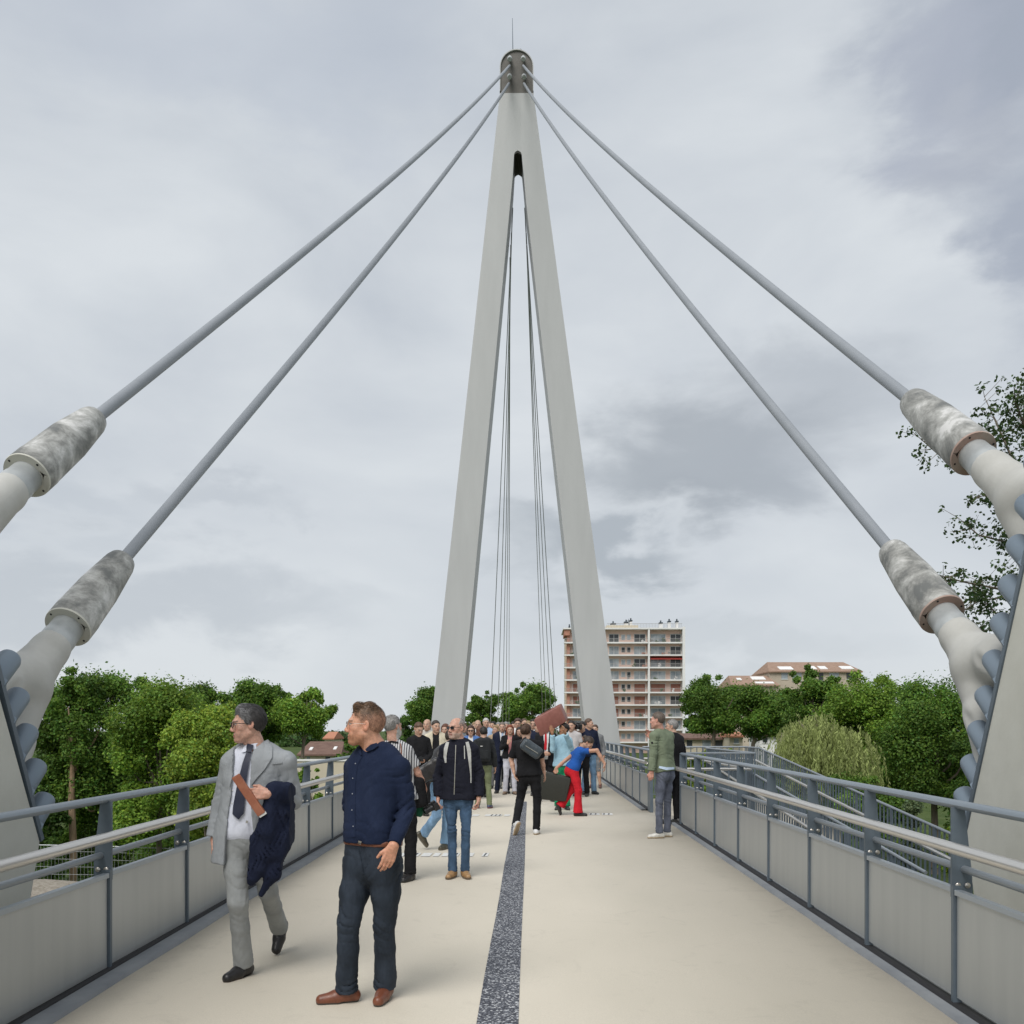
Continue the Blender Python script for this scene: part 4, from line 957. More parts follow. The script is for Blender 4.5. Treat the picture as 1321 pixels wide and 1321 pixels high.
def site_fence():                         # welded mesh site fence by the gravel, behind the left railing
    FM = mat('galvanised_fence', (.5, .52, .53), .5, .4)
    pts = [(-18.7, 29.5), (-16.4, 30), (-14.1, 30), (-11.8, 30.2), (-9.4, 30.5)]
    for i, (a, b) in enumerate(zip(pts, pts[1:])):
        a = np.array((*a, gz(*a))); b = np.array((*b, gz(*b))); L_ = np.linalg.norm(b - a)
        r = empty('site_fence', a, ('mesh fence panel at the far left, behind the left anchor block', 'mesh fence panel on the gravel, second from the left', 'mesh fence panel standing below the left railing, third from the left', 'mesh fence panel nearest the man in the grey suit')[i], 'fence', 'mesh site fence panels left of the bridge')
        z = lambda h: (0, 0, h)
        for p in (a, b - (b - a) / L_ * .08): MB().tube([p, p + z(2.5)], .02, 8).obj('post', FM, r, smooth=True)
        MB().tube([a + z(2.45), b + z(2.45)], .017, 8).obj('top_tube', FM, r, smooth=True)
        m = MB()
        for k in range(1, int(L_ / .12)): p = a + (b - a) * k * .12 / L_; m.tube([p + z(.1), p + z(2.45)], .004, 4, cap=False)
        for k in range(1, 10): m.tube([a + z(.25 * k), b + z(.25 * k)], .004, 4, cap=False)
        m.obj('wire_mesh', FM, r)
site_fence()

# ---------------------------------------------------------------- people
UP = V3(0, 0, 1)
def skinmat():
    m = mat('skin', (.5, .3, .2), .5, vcol=True, spec=.4, noise=60, bump=(140, .05, .002))
    m.node_tree.nodes['Principled BSDF'].inputs['Subsurface Weight'].default_value = .12
    m.node_tree.nodes['Principled BSDF'].inputs['Subsurface Radius'].default_value = (.012, .005, .003)
    return m
SKIN = skinmat()
HAIRM = mat('hair', (.1, .07, .05), .55, vcol=True, noise=70, bump=(160, .4, .004), stretch=(1, 1, .4))
_cl = {}
def cloth(col, rough=.88, kind='plain', fine=220, sheen=0.):
    key = (tuple(col), kind)
    if key in _cl: return _cl[key]
    c2 = tuple(min(1, c * 1.22 + .004) for c in col)
    if kind == 'denim':
        m = mat('denim', col, .85, noise=9, col2=tuple(min(1, c * 1.9 + .012) for c in col), bump=(260, .25, .002), contrast=(.38, .72), stretch=(1, 1, .45))
    elif kind == 'leather': m = mat('leather', col, .38, noise=12, col2=c2, bump=(120, .15, .002))
    elif kind == 'stripe':
        m = mat('striped_cloth', col, .85, bump=(fine, .15, .002)); nt = m.node_tree; L = nt.links.new
        tc = N(nt, 'ShaderNodeTexCoord'); w = N(nt, 'ShaderNodeTexWave', Scale=13.0); w.wave_type = 'BANDS'; w.bands_direction = 'X'; w.inputs['Distortion'].default_value = .6
        L(tc.outputs['Object'], w.inputs[0]); cr = N(nt, 'ShaderNodeValToRGB'); L(w.outputs[0], cr.inputs[0]); e = cr.color_ramp.elements
        e[0].position = .28; e[0].color = (.03, .03, .04, 1); e[1].position = .36; e[1].color = (*col, 1); L(cr.outputs[0], nt.nodes['Principled BSDF'].inputs['Base Color'])
    else: m = mat('cloth', col, rough, noise=7, col2=c2, bump=(fine, .18, .002), sheen=sheen, spec=.25)
    nt = m.node_tree; L = nt.links.new; b = nt.nodes['Principled BSDF']      # soft creases under the weave
    tc = N(nt, 'ShaderNodeTexCoord'); mp = N(nt, 'ShaderNodeMapping'); mp.inputs['Scale'].default_value = (1, 1, .55); L(tc.outputs['Object'], mp.inputs[0])
    n = N(nt, 'ShaderNodeTexNoise', Scale=9, Detail=4, Roughness=.5, Distortion=1.6); L(mp.outputs[0], n.inputs[0])
    bp = N(nt, 'ShaderNodeBump', Strength=.5, Distance=.025); L(n.outputs[0], bp.inputs['Height'])
    old = b.inputs['Normal'].links[0].from_node if b.inputs['Normal'].links else None
    if old is not None: L(bp.outputs[0], old.inputs['Normal'])
    else: L(bp.outputs[0], b.inputs['Normal'])
    _cl[key] = m; return m
def frame(f, up=UP):
    f = nrm(f); r = nrm(np.cross(f, up)); u = np.cross(r, f); return r, f, u      # right, forward, up
def head_field(h, neck=None, lean=1.0, smile=0, beard=0):
    """head in its own frame: x right, y forward, z up; chin at -.118, crown at .117"""
    zlo = -.15 if neck is None else min(-.15, neck[2] - .09)
    f = Fld((-.105, -.15 if neck is None else min(-.15, neck[1] - .09), zlo), (.105, .145, .14), h); k = .03
    f.ell((0, -.014, .028), (.075, .093, .089), k=k)
    f.ell((0, .022, -.032), (.062, .070, .082), k=k)
    f.ell((0, .064, -.098), (.026, .022, .019), k=.03)
    for s in (-1, 1):
        f.cap((s * .050, .002, -.060), (s * .018, .062, -.100), .020, .018, k=.025)
        f.ell((s * .044, .056, -.024), (.020, .020, .018), k=.025)
        f.ell((s * .036, .066, -.062), (.018, .016, .020), k=.02)
    f.cap((-.034, .080, .020), (.034, .080, .020), .013, k=.015)
    for s in (-1, 1):
        f.ell((s * .031, .100, .002), (.017, .014, .011), k=.012, op='s')
        f.ell((s * .031, .0765, .0015), (.0135, .0125, .0115), k=.004)
    f.cap((0, .087, .012), (0, .1015, -.030), .0075, .0110, k=.010)
    f.ell((0, .1050, -.034), (.0120, .011, .010), k=.007)
    for s in (-1, 1): f.ell((s * .013, .098, -.040), (.0085, .010, .0075), k=.006)
    f.cap((-.020, .0865, -.0655), (.020, .0865, -.0655), .0085, k=.006); f.cap((-.016, .0855, -.0785), (.016, .0855, -.0785), .0095, k=.006); f.ell((0, .078, -.104), (.018, .012, .011), k=.012)
    f.cap((-.024 - .004 * smile, .094, -.0715 + .005 * smile), (0, .100, -.0725), .0036, k=.003, op='s'); f.cap((.024 + .004 * smile, .094, -.0715 + .005 * smile), (0, .100, -.0725), .0036, k=.003, op='s')
    for s in (-1, 1):
        a = .35; M = [V3(math.cos(a), s * math.sin(a), 0), V3(-s * math.sin(a), math.cos(a), .18), V3(0, -.18, 1)]
        f.ell((s * .079, -.010, -.006), (.009, .019, .032), M, k=.005); f.ell((s * .088, -.004, -.002), (.007, .010, .018), M, k=.004, op='s')
    if beard: f.ell((0, .058, -.088), (.050, .040, .040), k=.02); f.cap((-.03, .088, -.056), (.03, .088, -.056), .009, k=.008)
    if neck is not None:
        nb = np.asarray(neck, float); f.cap((0, -.018, -.055), nb * .5 + V3(0, -.012, -.03), .056, .055, k=.03); f.cap(nb * .5 + V3(0, -.012, -.03), nb, .055, .066, k=.03)
        f.cap(nb, nb + V3(0, 0, -.03), .066, .07, k=.03)
    return f
def head_cols(V, sk, lips=(.36, .13, .10), brow=(.05, .035, .025), stubble=None, beard=None, flush=1.0):
    x, y, z = V.T; c = np.tile(np.array(sk, float), (len(V), 1))
    def mixc(m, col): 
        nonlocal c; m = np.clip(m, 0, 1)[:, None]; c = c * (1 - m) + np.array(col) * m
    g = lambda cx, cy, cz, rx, ry, rz: np.exp(-(((np.abs(x) - cx) / rx) ** 2 + ((y - cy) / ry) ** 2 + ((z - cz) / rz) ** 2))
    red = (min(1, sk[0] * 1.06), sk[1] * .72, sk[2] * .68)
    mixc(.55 * flush * g(.04, .07, -.030, .022, .03, .018), red); mixc(.6 * flush * g(0, .112, -.036, .014, .014, .012), red); mixc(.5 * g(.082, -.01, -.005, .010, .03, .03), red)
    if stubble: mixc(.55 * ((z < -.045) & (y > .0)) * np.clip((-.045 - z) / .02, 0, 1), stubble)
    if beard is not None: mixc(((z < -.050 + .06 * np.clip((.06 - y) / .06, 0, 1)) & (y > -.01) & (z > -.145)) * 1.0 * (1 - .9 * g(0, .098, -.073, .02, .02, .006)), beard)
    mixc(.85 * ((np.abs(x) < .025) & (y > .078)) * np.exp(-((z + .072) / .010) ** 2), lips)
    mixc(.8 * ((np.abs(x) > .012) & (np.abs(x) < .048) & (y > .06)) * np.exp(-((z - .022 + .25 * (np.abs(x) - .03) ** 2 * 20) / .0045) ** 2), brow)
    ey = ((np.abs(x) - .031) / .014) ** 2 + ((z - .0015) / .0065) ** 2
    mixc(((ey < 1) & (y > .065)) * .85, (.55, .52, .5)); mixc(((((np.abs(x) - .031) / .0062) ** 2 + ((z - .0015) / .0062) ** 2) < 1) * (y > .065), (.05, .035, .03))
    mixc(((np.abs(np.sqrt(ey) - 1.05) < .18) & (z > 0.001) & (y > .06)) * .7, (.06, .04, .035))
    mixc(.75 * np.exp(-((z + .0722 - .2 * np.abs(x) * .3) / .0030) ** 2) * ((np.abs(x) < .027) & (y > .07)), (.10, .03, .025))  # mouth line: shade of the lip crease put into the colour
    mixc(.6 * g(.007, .104, -.043, .004, .006, .0035), (.12, .05, .04))  # nostril shade put into the skin colour
    return np.clip(c, 0, 1)
def hair_field(h, style):
    f = Fld((-.13, -.17, -.36 if style in ('long', 'bob') else -.16), (.13, .14, .18), h)
    t = {'bald': .004, 'fringe': .005, 'short': .009, 'quiff': .008, 'wavy': .013, 'curly': .022, 'bun': .012, 'long': .016, 'bob': .017}[style]
    f.ell((0, -.016, .030), (.0755 + t, .095 + t, .0895 + t), k=.01)
    if style == 'quiff': f.cap((-.030, .050, .104), (.032, .046, .106), .021, k=.03); f.cap((-.03, -.02, .110), (.03, -.02, .110), .020, k=.03)
    if style == 'wavy': f.cap((-.03, .04, .102), (.036, .03, .104), .024, k=.03)
    if style == 'curly':
        rs = np.random.default_rng(3)
        for _ in range(60):
            d = nrm(rs.normal(size=3)); d[2] = abs(d[2]) * .9 - .1
            f.ell(V3(0, -.02, .035) + d * V3(.092, .11, .10), (.02, .02, .02), k=.006)
    if style == 'bun': f.ell((0, -.135, .035), (.038, .036, .038), k=.015)
    def cut(x, y, z):
        zc = np.interp(y, [-.14, -.06, -.035, -.012, .012, .035, .055, .075, .10], [-.085, -.075, -.045, .012, .012, .035, .055, .070, .085] if style != 'wavy' else [-.09, -.08, -.05, -.015, -.02, .03, .055, .068, .085])
        if style == 'fringe': zc = np.interp(y, [-.14, -.05, -.02, .0, .03, .05], [-.08, -.07, -.03, .0, .02, .16])
        d = (zc - z) + x * 0
        if style == 'fringe': d = np.maximum(d, (z - .085) + x * 0 + y * .9)
        return d * .85 + 0 * x * y * z
    if style == 'bald': return None
    cd = cut(f.ax[0][:, None, None], f.ax[1][None, :, None], f.ax[2][None, None, :])
    tt = np.clip(-cd / (.05 if style == 'quiff' else .03), 0, 1); f.F = f.F + (t * .85 * (1 - tt * tt * (3 - 2 * tt))).astype(np.float32)
    f.keepfn(lambda x, y, z: cut(x, y, z))
    if style in ('long', 'bob'):
        L_ = -.26 if style == 'long' else -.12
        for s in (-1, 1):
            f.cap((s * .072, -.02, .03), (s * .082, -.012, L_ * .6), .030, .032, k=.02); f.cap((s * .082, -.012, L_ * .6), (s * .075, -.0, L_), .034, .022, k=.02)
        f.cap((-.05, -.09, .02), (-.05, -.085, L_), .035, .03, k=.03); f.cap((.05, -.09, .02), (.05, -.085, L_), .035, .03, k=.03)
    # combed locks
    I = np.argwhere(np.abs(f.F) < .03); p = f.lo + I * f.h
    a = .0020 if style in ('wavy', 'long', 'bob', 'bun') else .0013
    f.F[tuple(I.T)] += (a * np.sin(p[:, 0] * 260 + 3 * np.sin(p[:, 1] * 35) + 2 * np.sin(p[:, 2] * 40)) + a * .8 * np.sin(p[:, 0] * 120 + 5 * np.sin(p[:, 1] * 22 + 1) + p[:, 2] * 30)).astype(np.float32)
    return f
_hc = {}
def xf(V, pos, fwd, sc, up=UP):
    r, f, u = frame(fwd, up); return pos + sc * (V[:, :1] * r + V[:, 1:2] * f + V[:, 2:] * u)
def hand(f, w, d, n, t, s=1., curl=.35, fist=False):
    """five-fingered hand: w wrist, d towards the fingers, n palm normal (fingers curl to it), t thumb side"""
    d, n = nrm(d), nrm(n); t = nrm(t - d * (t @ d)); n = nrm(n - d * (n @ d) - t * (n @ t))
    for j, (o, L_, pl) in enumerate(((1.5, .072, .088), (.5, .080, .092), (-.5, .075, .088), (-1.5, .058, .080))):
        kn = w + (d * pl + t * o * .0195) * s
        f.cap(w + t * o * .011 * s, kn, .0155 * s, .0115 * s, k=.010)
        p = kn; a = curl * (.55 + .12 * j); 
        for q, fr in enumerate((.44, .32, .24)):
            dd = d * math.cos(a) + n * math.sin(a); e = p + dd * L_ * fr * s
            f.cap(p, e, (.0092 - .0009 * q) * s, (.0084 - .0009 * q) * s, k=.0035); p = e; a += curl * (1.15 if q == 0 else .9)
    b = w + (d * .022 + t * .020) * s; m = b + (d * .040 + t * .030 + n * .010) * s; e = m + (d * .030 + t * .006 + n * (.012 + .02 * curl)) * s; 
    f.cap(b, m, .0155 * s, .0115 * s, k=.010); f.cap(m, e, .0105 * s, .0085 * s, k=.004)
def lerp(a, b, t): return a + (b - a) * t
TORSO = [(-.02, .068, .098), (.08, .072, .104), (.25, .062, .098), (.42, .058, .094), (.60, .070, .100), (.78, .084, .098), (.90, .082, .078), (.98, .05, .055)]
TORSO_F = [(-.02, .075, .100), (.08, .080, .108), (.25, .056, .090), (.42, .042, .080), (.60, .054, .090), (.76, .064, .100), (.90, .070, .068), (.98, .045, .05)]
def torso(f, J, infl=0., t0=-.1, t1=1.05, bulk=1.0, fem=False, k=.03, belly=0., tap=0.):
    hc, nb = J['hip'], J['neck']; n = 14; prof = TORSO_F if fem else TORSO; s = J['s']
    sr = nrm(J['sb'] - J['sa']); hr = nrm(J['hb'] - J['ha']) if np.linalg.norm(J['hb'] - J['ha']) > .05 else sr
    ts = np.linspace(max(t0, -.04), min(t1, .98), n)
    for t in ts:
        w = np.interp(t, [p[0] for p in prof], [p[1] for p in prof]) * s * bulk; r = np.interp(t, [p[0] for p in prof], [p[2] for p in prof]) * s * bulk + infl
        w *= 1 - tap * math.exp(-((t - .2) / .18) ** 2); r *= 1 - tap * .7 * math.exp(-((t - .2) / .18) ** 2)
        c = lerp(hc, nb, t) + J['f'] * (.012 * math.sin(t * 6) * s + belly * math.exp(-((t - .3) / .22) ** 2)) + J.get('bow', V3(0, 0, 0)) * math.sin(math.pi * t)
        a = nrm(lerp(hr, sr, np.clip(t, 0, 1))); f.cap(c - a * w, c + a * w, r + (belly * .6 * math.exp(-((t - .3) / .25) ** 2)), k=k)
    for q in ('sa', 'sb'):
        if t1 > .9: f.cap(lerp(nb, J[q], .25) - UP * .02 * s, J[q] - UP * .0 * s, .046 * s * bulk + infl, .050 * s * bulk + infl, k=.035)
def sleeve(f, J, q, infl=0., end=1.0, bulk=1., k=.03, flare=0.):
    s = J['s']; S_, E, W = J['s' + q], J['e' + q], J['w' + q]
    r0, r1, r2 = (.051 * bulk * s + infl, .042 * bulk * s + infl, .033 * bulk * s + infl)
    if end <= 1:
        e = lerp(S_, E, end); tmp = f.twin(); tmp.cap(S_, lerp(S_, E, end + .08), r0, lerp(r0, r1, end) + flare, k=k); tmp.clip(e, E - S_); f.merge(tmp, .014); return e, nrm(E - S_)
    f.cap(S_, E, r0, r1, k=.014); e = lerp(E, W, end - 1)
    tmp = f.twin(); tmp.cap(E, lerp(E, W, end - .9), r1, lerp(r1, r2, end - 1) + flare, k=.01); tmp.clip(e, W - E); f.merge(tmp, .010); return e, nrm(W - E)
def shoe(J, q, col, sole, h, style='shoe'):
    s = J['s']; A = J['a' + q]; d = nrm(J['t' + q]); r, f_, u = frame(d)
    if u[2] < 0: u = -u
    F_ = Fld(A - .30 * s, A + .30 * s, h); 
    o = A - u * .045 * s
    F_.cap(A + u * .03 * s - d * .012 * s, A - u * .02 * s - d * .01 * s, .046 * s, .048 * s, k=.02)
    F_.cap(o - d * .045 * s, o + d * .06 * s, .040 * s, .042 * s, k=.025); F_.cap(o + d * .06 * s - u * .006, o + d * .148 * s - u * .012 * s, .043 * s, .034 * s, k=.02)
    F_.clip(A - u * .083 * s, -u); F_.clip(A + u * .055 * s, u)
    e_ = .003 if style == 'dress' else .005; zt_ = -.074 if style == 'dress' else -.062
    so = F_.twin(); so.cap(o - d * .045 * s, o + d * .06 * s, (.040 + e_) * s, (.042 + e_) * s, k=.025); so.cap(o + d * .06 * s - u * .006, o + d * .148 * s - u * .012 * s, (.043 + e_) * s, (.034 + e_) * s, k=.02)
    so.clip(A + u * zt_ * s, u); so.clip(A - u * .083 * s, -u); F_.merge(so, .002)
    if style == 'dress': F_.box(A - u * .086 * s + d * .018 * s, (.06 * s, .022 * s, .010 * s), [r, f_, u], rd=.003, k=.002, op='s')
    lim = -.071 if style == 'dress' else -.058
    V, Q = F_.nets(); z = (V - A) @ u / s; c = np.where((z < lim)[:, None], np.array(sole), np.array(col))
    lace = (z > -.02) & (((V - A) @ d) > .03 * s) & (np.abs((V - A) @ r) < .02 * s)
    if style == 'sneaker': c = np.where(lace[:, None], np.array(col) * .75, c)
    return V, Q, c
SHOEM = mat('shoe_leather', (.1, .1, .1), .38, vcol=True, noise=20, bump=(90, .15, .002))
def jmesh(name, parts, m, parent):           # join nets into one object: parts = (V, Q, colours)
    V = []; Q = []; C_ = []; b = 0
    for v, q, c in parts:
        if len(v) == 0: continue
        V.append(v); Q.append(q + b); C_.append(np.broadcast_to(c, (len(v), 3))); b += len(v)
    return link(name, npmesh(name, np.concatenate(V), np.concatenate(Q), m, cols=np.concatenate(C_)), parent)
PEOPLE = {}
def person(key, label, J, group=None, sk=(.52, .33, .24), hair=('short', (.06, .045, .035)), h=.012, top=None, legs=None, shoes=((.03, .03, .03), (.02, .02, .02), 'shoe'),
           bulk=1., fem=False, belly=0., face=None, hands=('relaxed', 'relaxed'), hh=None, glasses=None, neckc=True):
    s = J['s']; root = empty('person', V3(J['hip'][0], J['hip'][1], zd(J['hip'][1])), label, 'person', group)
    hh = hh or max(.006, h * .6); face = face or {}; f3 = J['hf']; r, ff, u = frame(f3); hp = J['head']; hs = s * J.get('hs', 1.)
    # --- body: head and neck, arms and hands, trunk and legs, one object
    nl = J['neck'] - UP * .0; rel = (nl - hp) / hs; nloc = V3(rel @ r, rel @ ff, rel @ u)
    F_ = head_field(hh, nloc, smile=face.get('smile', 0), beard=1 if face.get('beard') is not None else 0)
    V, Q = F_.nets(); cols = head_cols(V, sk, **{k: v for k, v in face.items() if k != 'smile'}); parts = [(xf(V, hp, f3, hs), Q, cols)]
    tf = top or {}
    for q in 'ab':
        S_, E, W = J['s' + q], J['e' + q], J['w' + q]; hd = nrm(J.get('d' + q, W - E)); bare = tf.get('sleeve', 1.97) < 1.5
        st = .9 if not bare else 0
        lo = np.minimum(np.minimum(E, W), W + hd * .2) - .13; hi = np.maximum(np.maximum(E, W), W + hd * .2) + .13
        if bare: lo = np.minimum(lo, S_ - .1); hi = np.maximum(hi, S_ + .1)
        g = Fld(lo, hi, min(hh, .008) if h < .02 else .012)
        if bare: g.cap(S_, E, .047 * s * bulk, .038 * s * bulk, k=.02)
        ra_ = (.037 if bare else .022) * s * bulk; g.cap(E, lerp(E, W, .45), ra_, ra_, k=.02); g.cap(lerp(E, W, .45), W, ra_, .026 * s, k=.02); g.cap(W, W + hd * .02, .026 * s, .024 * s, k=.01)
        n = J.get('n' + q); n = nrm(np.array(n)) if n is not None else nrm((J['hip'] - J['s' + q]) * (1, 1, 0) + V3(.001, 0, 0))
        t = J.get('th' + q); t = np.array(t, float) if t is not None else J['f'] * 1.
        hand(g, W, hd, n, t, s, curl=J.get('c' + q, .38)); V, Q = g.nets(); c2 = np.tile(np.array(sk) * (1.0, .94, .92), (len(V), 1)); parts.append((V, Q, c2))
    hb = max(.03, h * 1.5); allp = np.array([J[k] for k in ('hip', 'neck', 'sa', 'sb', 'ka', 'kb', 'aa', 'ab', 'ea', 'eb')])
    g = Fld(allp.min(0) - .2, allp.max(0) + .15, hb); torso(g, J, infl=-.036, t1=.97, bulk=bulk, fem=fem)
    for q in 'ab':
        bl = legs.get('len', 2) if legs else 2
        g.cap(J['h' + q], J['k' + q], .055 * s, .030 * s, k=.03); g.cap(J['k' + q], J['a' + q], .030 * s, .030 * s, k=.03)
        g.cap(J['s' + q], J['e' + q], .03 * s, .025 * s, k=.02)
    V, Q = g.nets(); parts.append((V, Q, np.array(sk)))
    if legs and legs.get('len', 2) < 2:
        for q in 'ab':
            g = Fld(np.minimum(J['k' + q], J['a' + q]) - .12, np.maximum(J['k' + q], J['a' + q]) + .12, max(h, .012)); g.cap(J['k' + q] + UP * .05, J['k' + q], .062 * s, .055 * s, k=.02)
            g.cap(J['k' + q], lerp(J['k' + q], J['a' + q], .35), .052 * s, .055 * s, k=.03); g.cap(lerp(J['k' + q], J['a' + q], .35), J['a' + q], .055 * s, .036 * s, k=.03); V, Q = g.nets(); parts.append((V, Q, np.array(sk)))
    jmesh('body', parts, SKIN, root)
    # --- hair
    if hair and hair[0] != 'bald':
        ck = (hair[0], round(hh, 4))
        if ck not in _hc: _hc[ck] = hair_field(hh, hair[0]).nets()
        V, Q = _hc[ck]; c = np.array(hair[1])[None] * np.ones((len(V), 1))
        if len(hair) > 2: w_ = np.clip((V[:, 1] + .02) / .10, 0, 1)[:, None] * .9; c = c * (1 - w_) + np.array(hair[2]) * w_     # lighter towards the front
        if hair[0] in ('quiff', 'fringe'): w_ = np.clip((.075 - V[:, 2] + .3 * np.maximum(0, -V[:, 1] - .03)) / .06, 0, .75)[:, None]; c = c * (1 - w_) + np.array(sk) * .8 * w_
        c = c * (1 + .25 * np.sin(V[:, :1] * 300 + 3 * np.sin(V[:, 1:2] * 60)))
        hp_ = [(xf(V, hp, f3, hs), Q, np.clip(c, 0, 1))]
        if h < .0145:                                          # combed strands lying over the hair mass
            rs = np.random.default_rng(len(key) + 5); nst = 4200 if h < .009 else 1500; ctr = V3(0, -.016, .025)
            fc = V[Q].mean(1); fc = fc[rs.integers(0, len(fc), nst)]; nn_ = (fc - ctr) / np.array((.08, .10, .09)) ** 2; nn_ /= np.linalg.norm(nn_, axis=1)[:, None]
            comb = np.stack([np.sign(fc[:, 0]) * .15, np.full(nst, -.9), -.35 - 1.1 * np.clip(1 - nn_[:, 2] * 1.6, 0, 1)], 1) + rs.normal(size=(nst, 3)) * .28
            comb -= nn_ * (comb * nn_).sum(1)[:, None]; comb /= np.linalg.norm(comb, axis=1)[:, None]; sd_ = np.cross(comb, nn_)
            Ls = rs.uniform(.010, .024, nst)[:, None] * (1.3 if hair[0] in ('wavy', 'quiff', 'bun') else .8); wd = (.0011 if h < .009 else .0018); seg = []
            for k_, (a_, lift) in enumerate(((0, -.001), (.45, .0028), (1., .0016))):
                q_ = fc + comb * Ls * a_ + nn_ * (lift - (Ls * a_) ** 2 * 4.5); ww_ = wd * (1, .9, .15)[k_]; seg += [q_ - sd_ * ww_, q_ + sd_ * ww_]
            SV = np.stack(seg, 1).reshape(-1, 3); b0 = np.arange(nst)[:, None] * 6
            SQ = np.concatenate([b0 + np.array([[0, 1, 3, 2]]), b0 + np.array([[2, 3, 5, 4]])])
            base_c = c[np.argmin(((V[None, ::max(1, len(V) // 400)] - fc[:, None]) ** 2).sum(2), 1) * max(1, len(V) // 400)]
            hp_.append((xf(SV, hp, f3, hs), SQ, np.clip(np.repeat(base_c * rs.uniform(.55, 1.6, (nst, 1)), 6, 0), 0, 1)))
        jmesh('hair', hp_, HAIRM, root)
    # --- upper garment
    seed = abs(hash(key)) % 1000 if False else sum(map(ord, key))
    if top:
        pts = np.array([J[k] for k in ('hip', 'neck', 'sa', 'sb', 'ea', 'eb', 'wa', 'wb')]); g = Fld(pts.min(0) - .26 * s, pts.max(0) + .22 * s, h)
        inf = top.get('infl', .010); hem = top.get('hem', -.04)
        torso(g, J, infl=inf, t0=hem, t1=.97, bulk=bulk, fem=fem, belly=belly, tap=top.get('tap', 0))
        if hem < -.03:                                        # skirts of a jacket below the hip line
            a = nrm(J['hb'] - J['ha']); ax_ = nrm(J['neck'] - J['hip']); L_ = np.linalg.norm(J['neck'] - J['hip'])
            for t in np.linspace(hem, 0, 4): c = J['hip'] + ax_ * L_ * t; g.cap(c - a * .078 * s * bulk, c + a * .078 * s * bulk, .100 * s * bulk + inf + .004, k=.03)
        je = []
        if top.get('coll', True): g.cap(J['neck'] - UP * .03, J['neck'] + (J['head'] - J['neck']) * .16, .066 * s + inf * .4, .060 * s + inf * .4, k=.02)
        g.clip(J['hip'] + (J['neck'] - J['hip']) * hem, -(J['neck'] - J['hip']))
        if top.get('open') is not None:                     # jacket front left open
            fn = top['open']; rr = nrm(J['sb'] - J['sa']); F2 = J['f']; c0 = J['hip']; Lt = np.linalg.norm(J['neck'] - J['hip']); axu = nrm(J['neck'] - J['hip'])
            xs, ys, zs = g.ax[0][:, None, None], g.ax[1][None, :, None], g.ax[2][None, None, :]
            dx, dy, dz = xs - c0[0], ys - c0[1], zs - c0[2]
            la = dx * rr[0] + dy * rr[1] + dz * rr[2]; fo = dx * F2[0] + dy * F2[1] + dz * F2[2]; hi_ = (dx * axu[0] + dy * axu[1] + dz * axu[2]) / Lt
            x0 = np.interp(hi_, [q[0] for q in fn], [q[1] for q in fn]); x1 = np.interp(hi_, [q[0] for q in fn], [q[2] for q in fn])
            d = np.maximum(np.maximum(x0 - la, la - x1), -(fo - .0)); g.F = np.maximum(g.F, -d.astype(np.float32))
        for q in 'ab':
            en = top.get('sleeve', 1.97); e, ax_ = sleeve(g, J, q, infl=inf * .7, end=en, bulk=bulk, flare=top.get('flare', .004))
            je.append((J['e' + q], .13, top.get('fold', .006) * 1.5, nrm(J['w' + q] - J['s' + q]) + V3(.3, .1, 0), .085)); je.append((J['s' + q] - UP * .08, .12, top.get('fold', .006) * 1.5 * .8, nrm(V3(.7 if q == 'a' else -.7, 0, 1)), .10))
            if en > 1.5: je.append((lerp(J['e' + q], J['w' + q], .7), .09, top.get('fold', .006) * 1.5 * .7, ax_ + V3(.3, 0, 0), .07))
            je.append((e, 0.01, 0, ax_, .05))
        axt = nrm(J['neck'] - J['hip']); je.append((J['hip'] + axt * .12, .20, top.get('fold', .006) * 1.5 * .8, axt + V3(.45, 0, 0), .12)); je.append((lerp(J['hip'], J['neck'], .6), .2, top.get('fold', .006) * 1.5 * .5, axt + V3(-.9, .2, 0), .14))
        g.wrinkle(top.get('wr', .004) * 1.2, .11, seed, je, st=(1, 1, 1.5))
        V, Q = g.nets(); o = link(top.get('name', 'shirt'), npmesh(top.get('name', 'shirt'), V, Q, top['m']), root); J['_top'] = (V, Q)
        if top.get('under'):                                  # shirt under an open jacket
            g = Fld(pts.min(0) - .2 * s, pts.max(0) + .2 * s, h); torso(g, J, infl=inf - .018, t0=.06, t1=.97, bulk=bulk, fem=fem, belly=belly)
            g.cap(J['neck'] - UP * .03, J['neck'] + (J['head'] - J['neck']) * .20, .064 * s, .059 * s, k=.02); g.wrinkle(.0025, .1, seed + 5)
            V, Q = g.nets(); link('shirt', npmesh('shirt', V, Q, top['under']), root); J['_under'] = (V, Q)
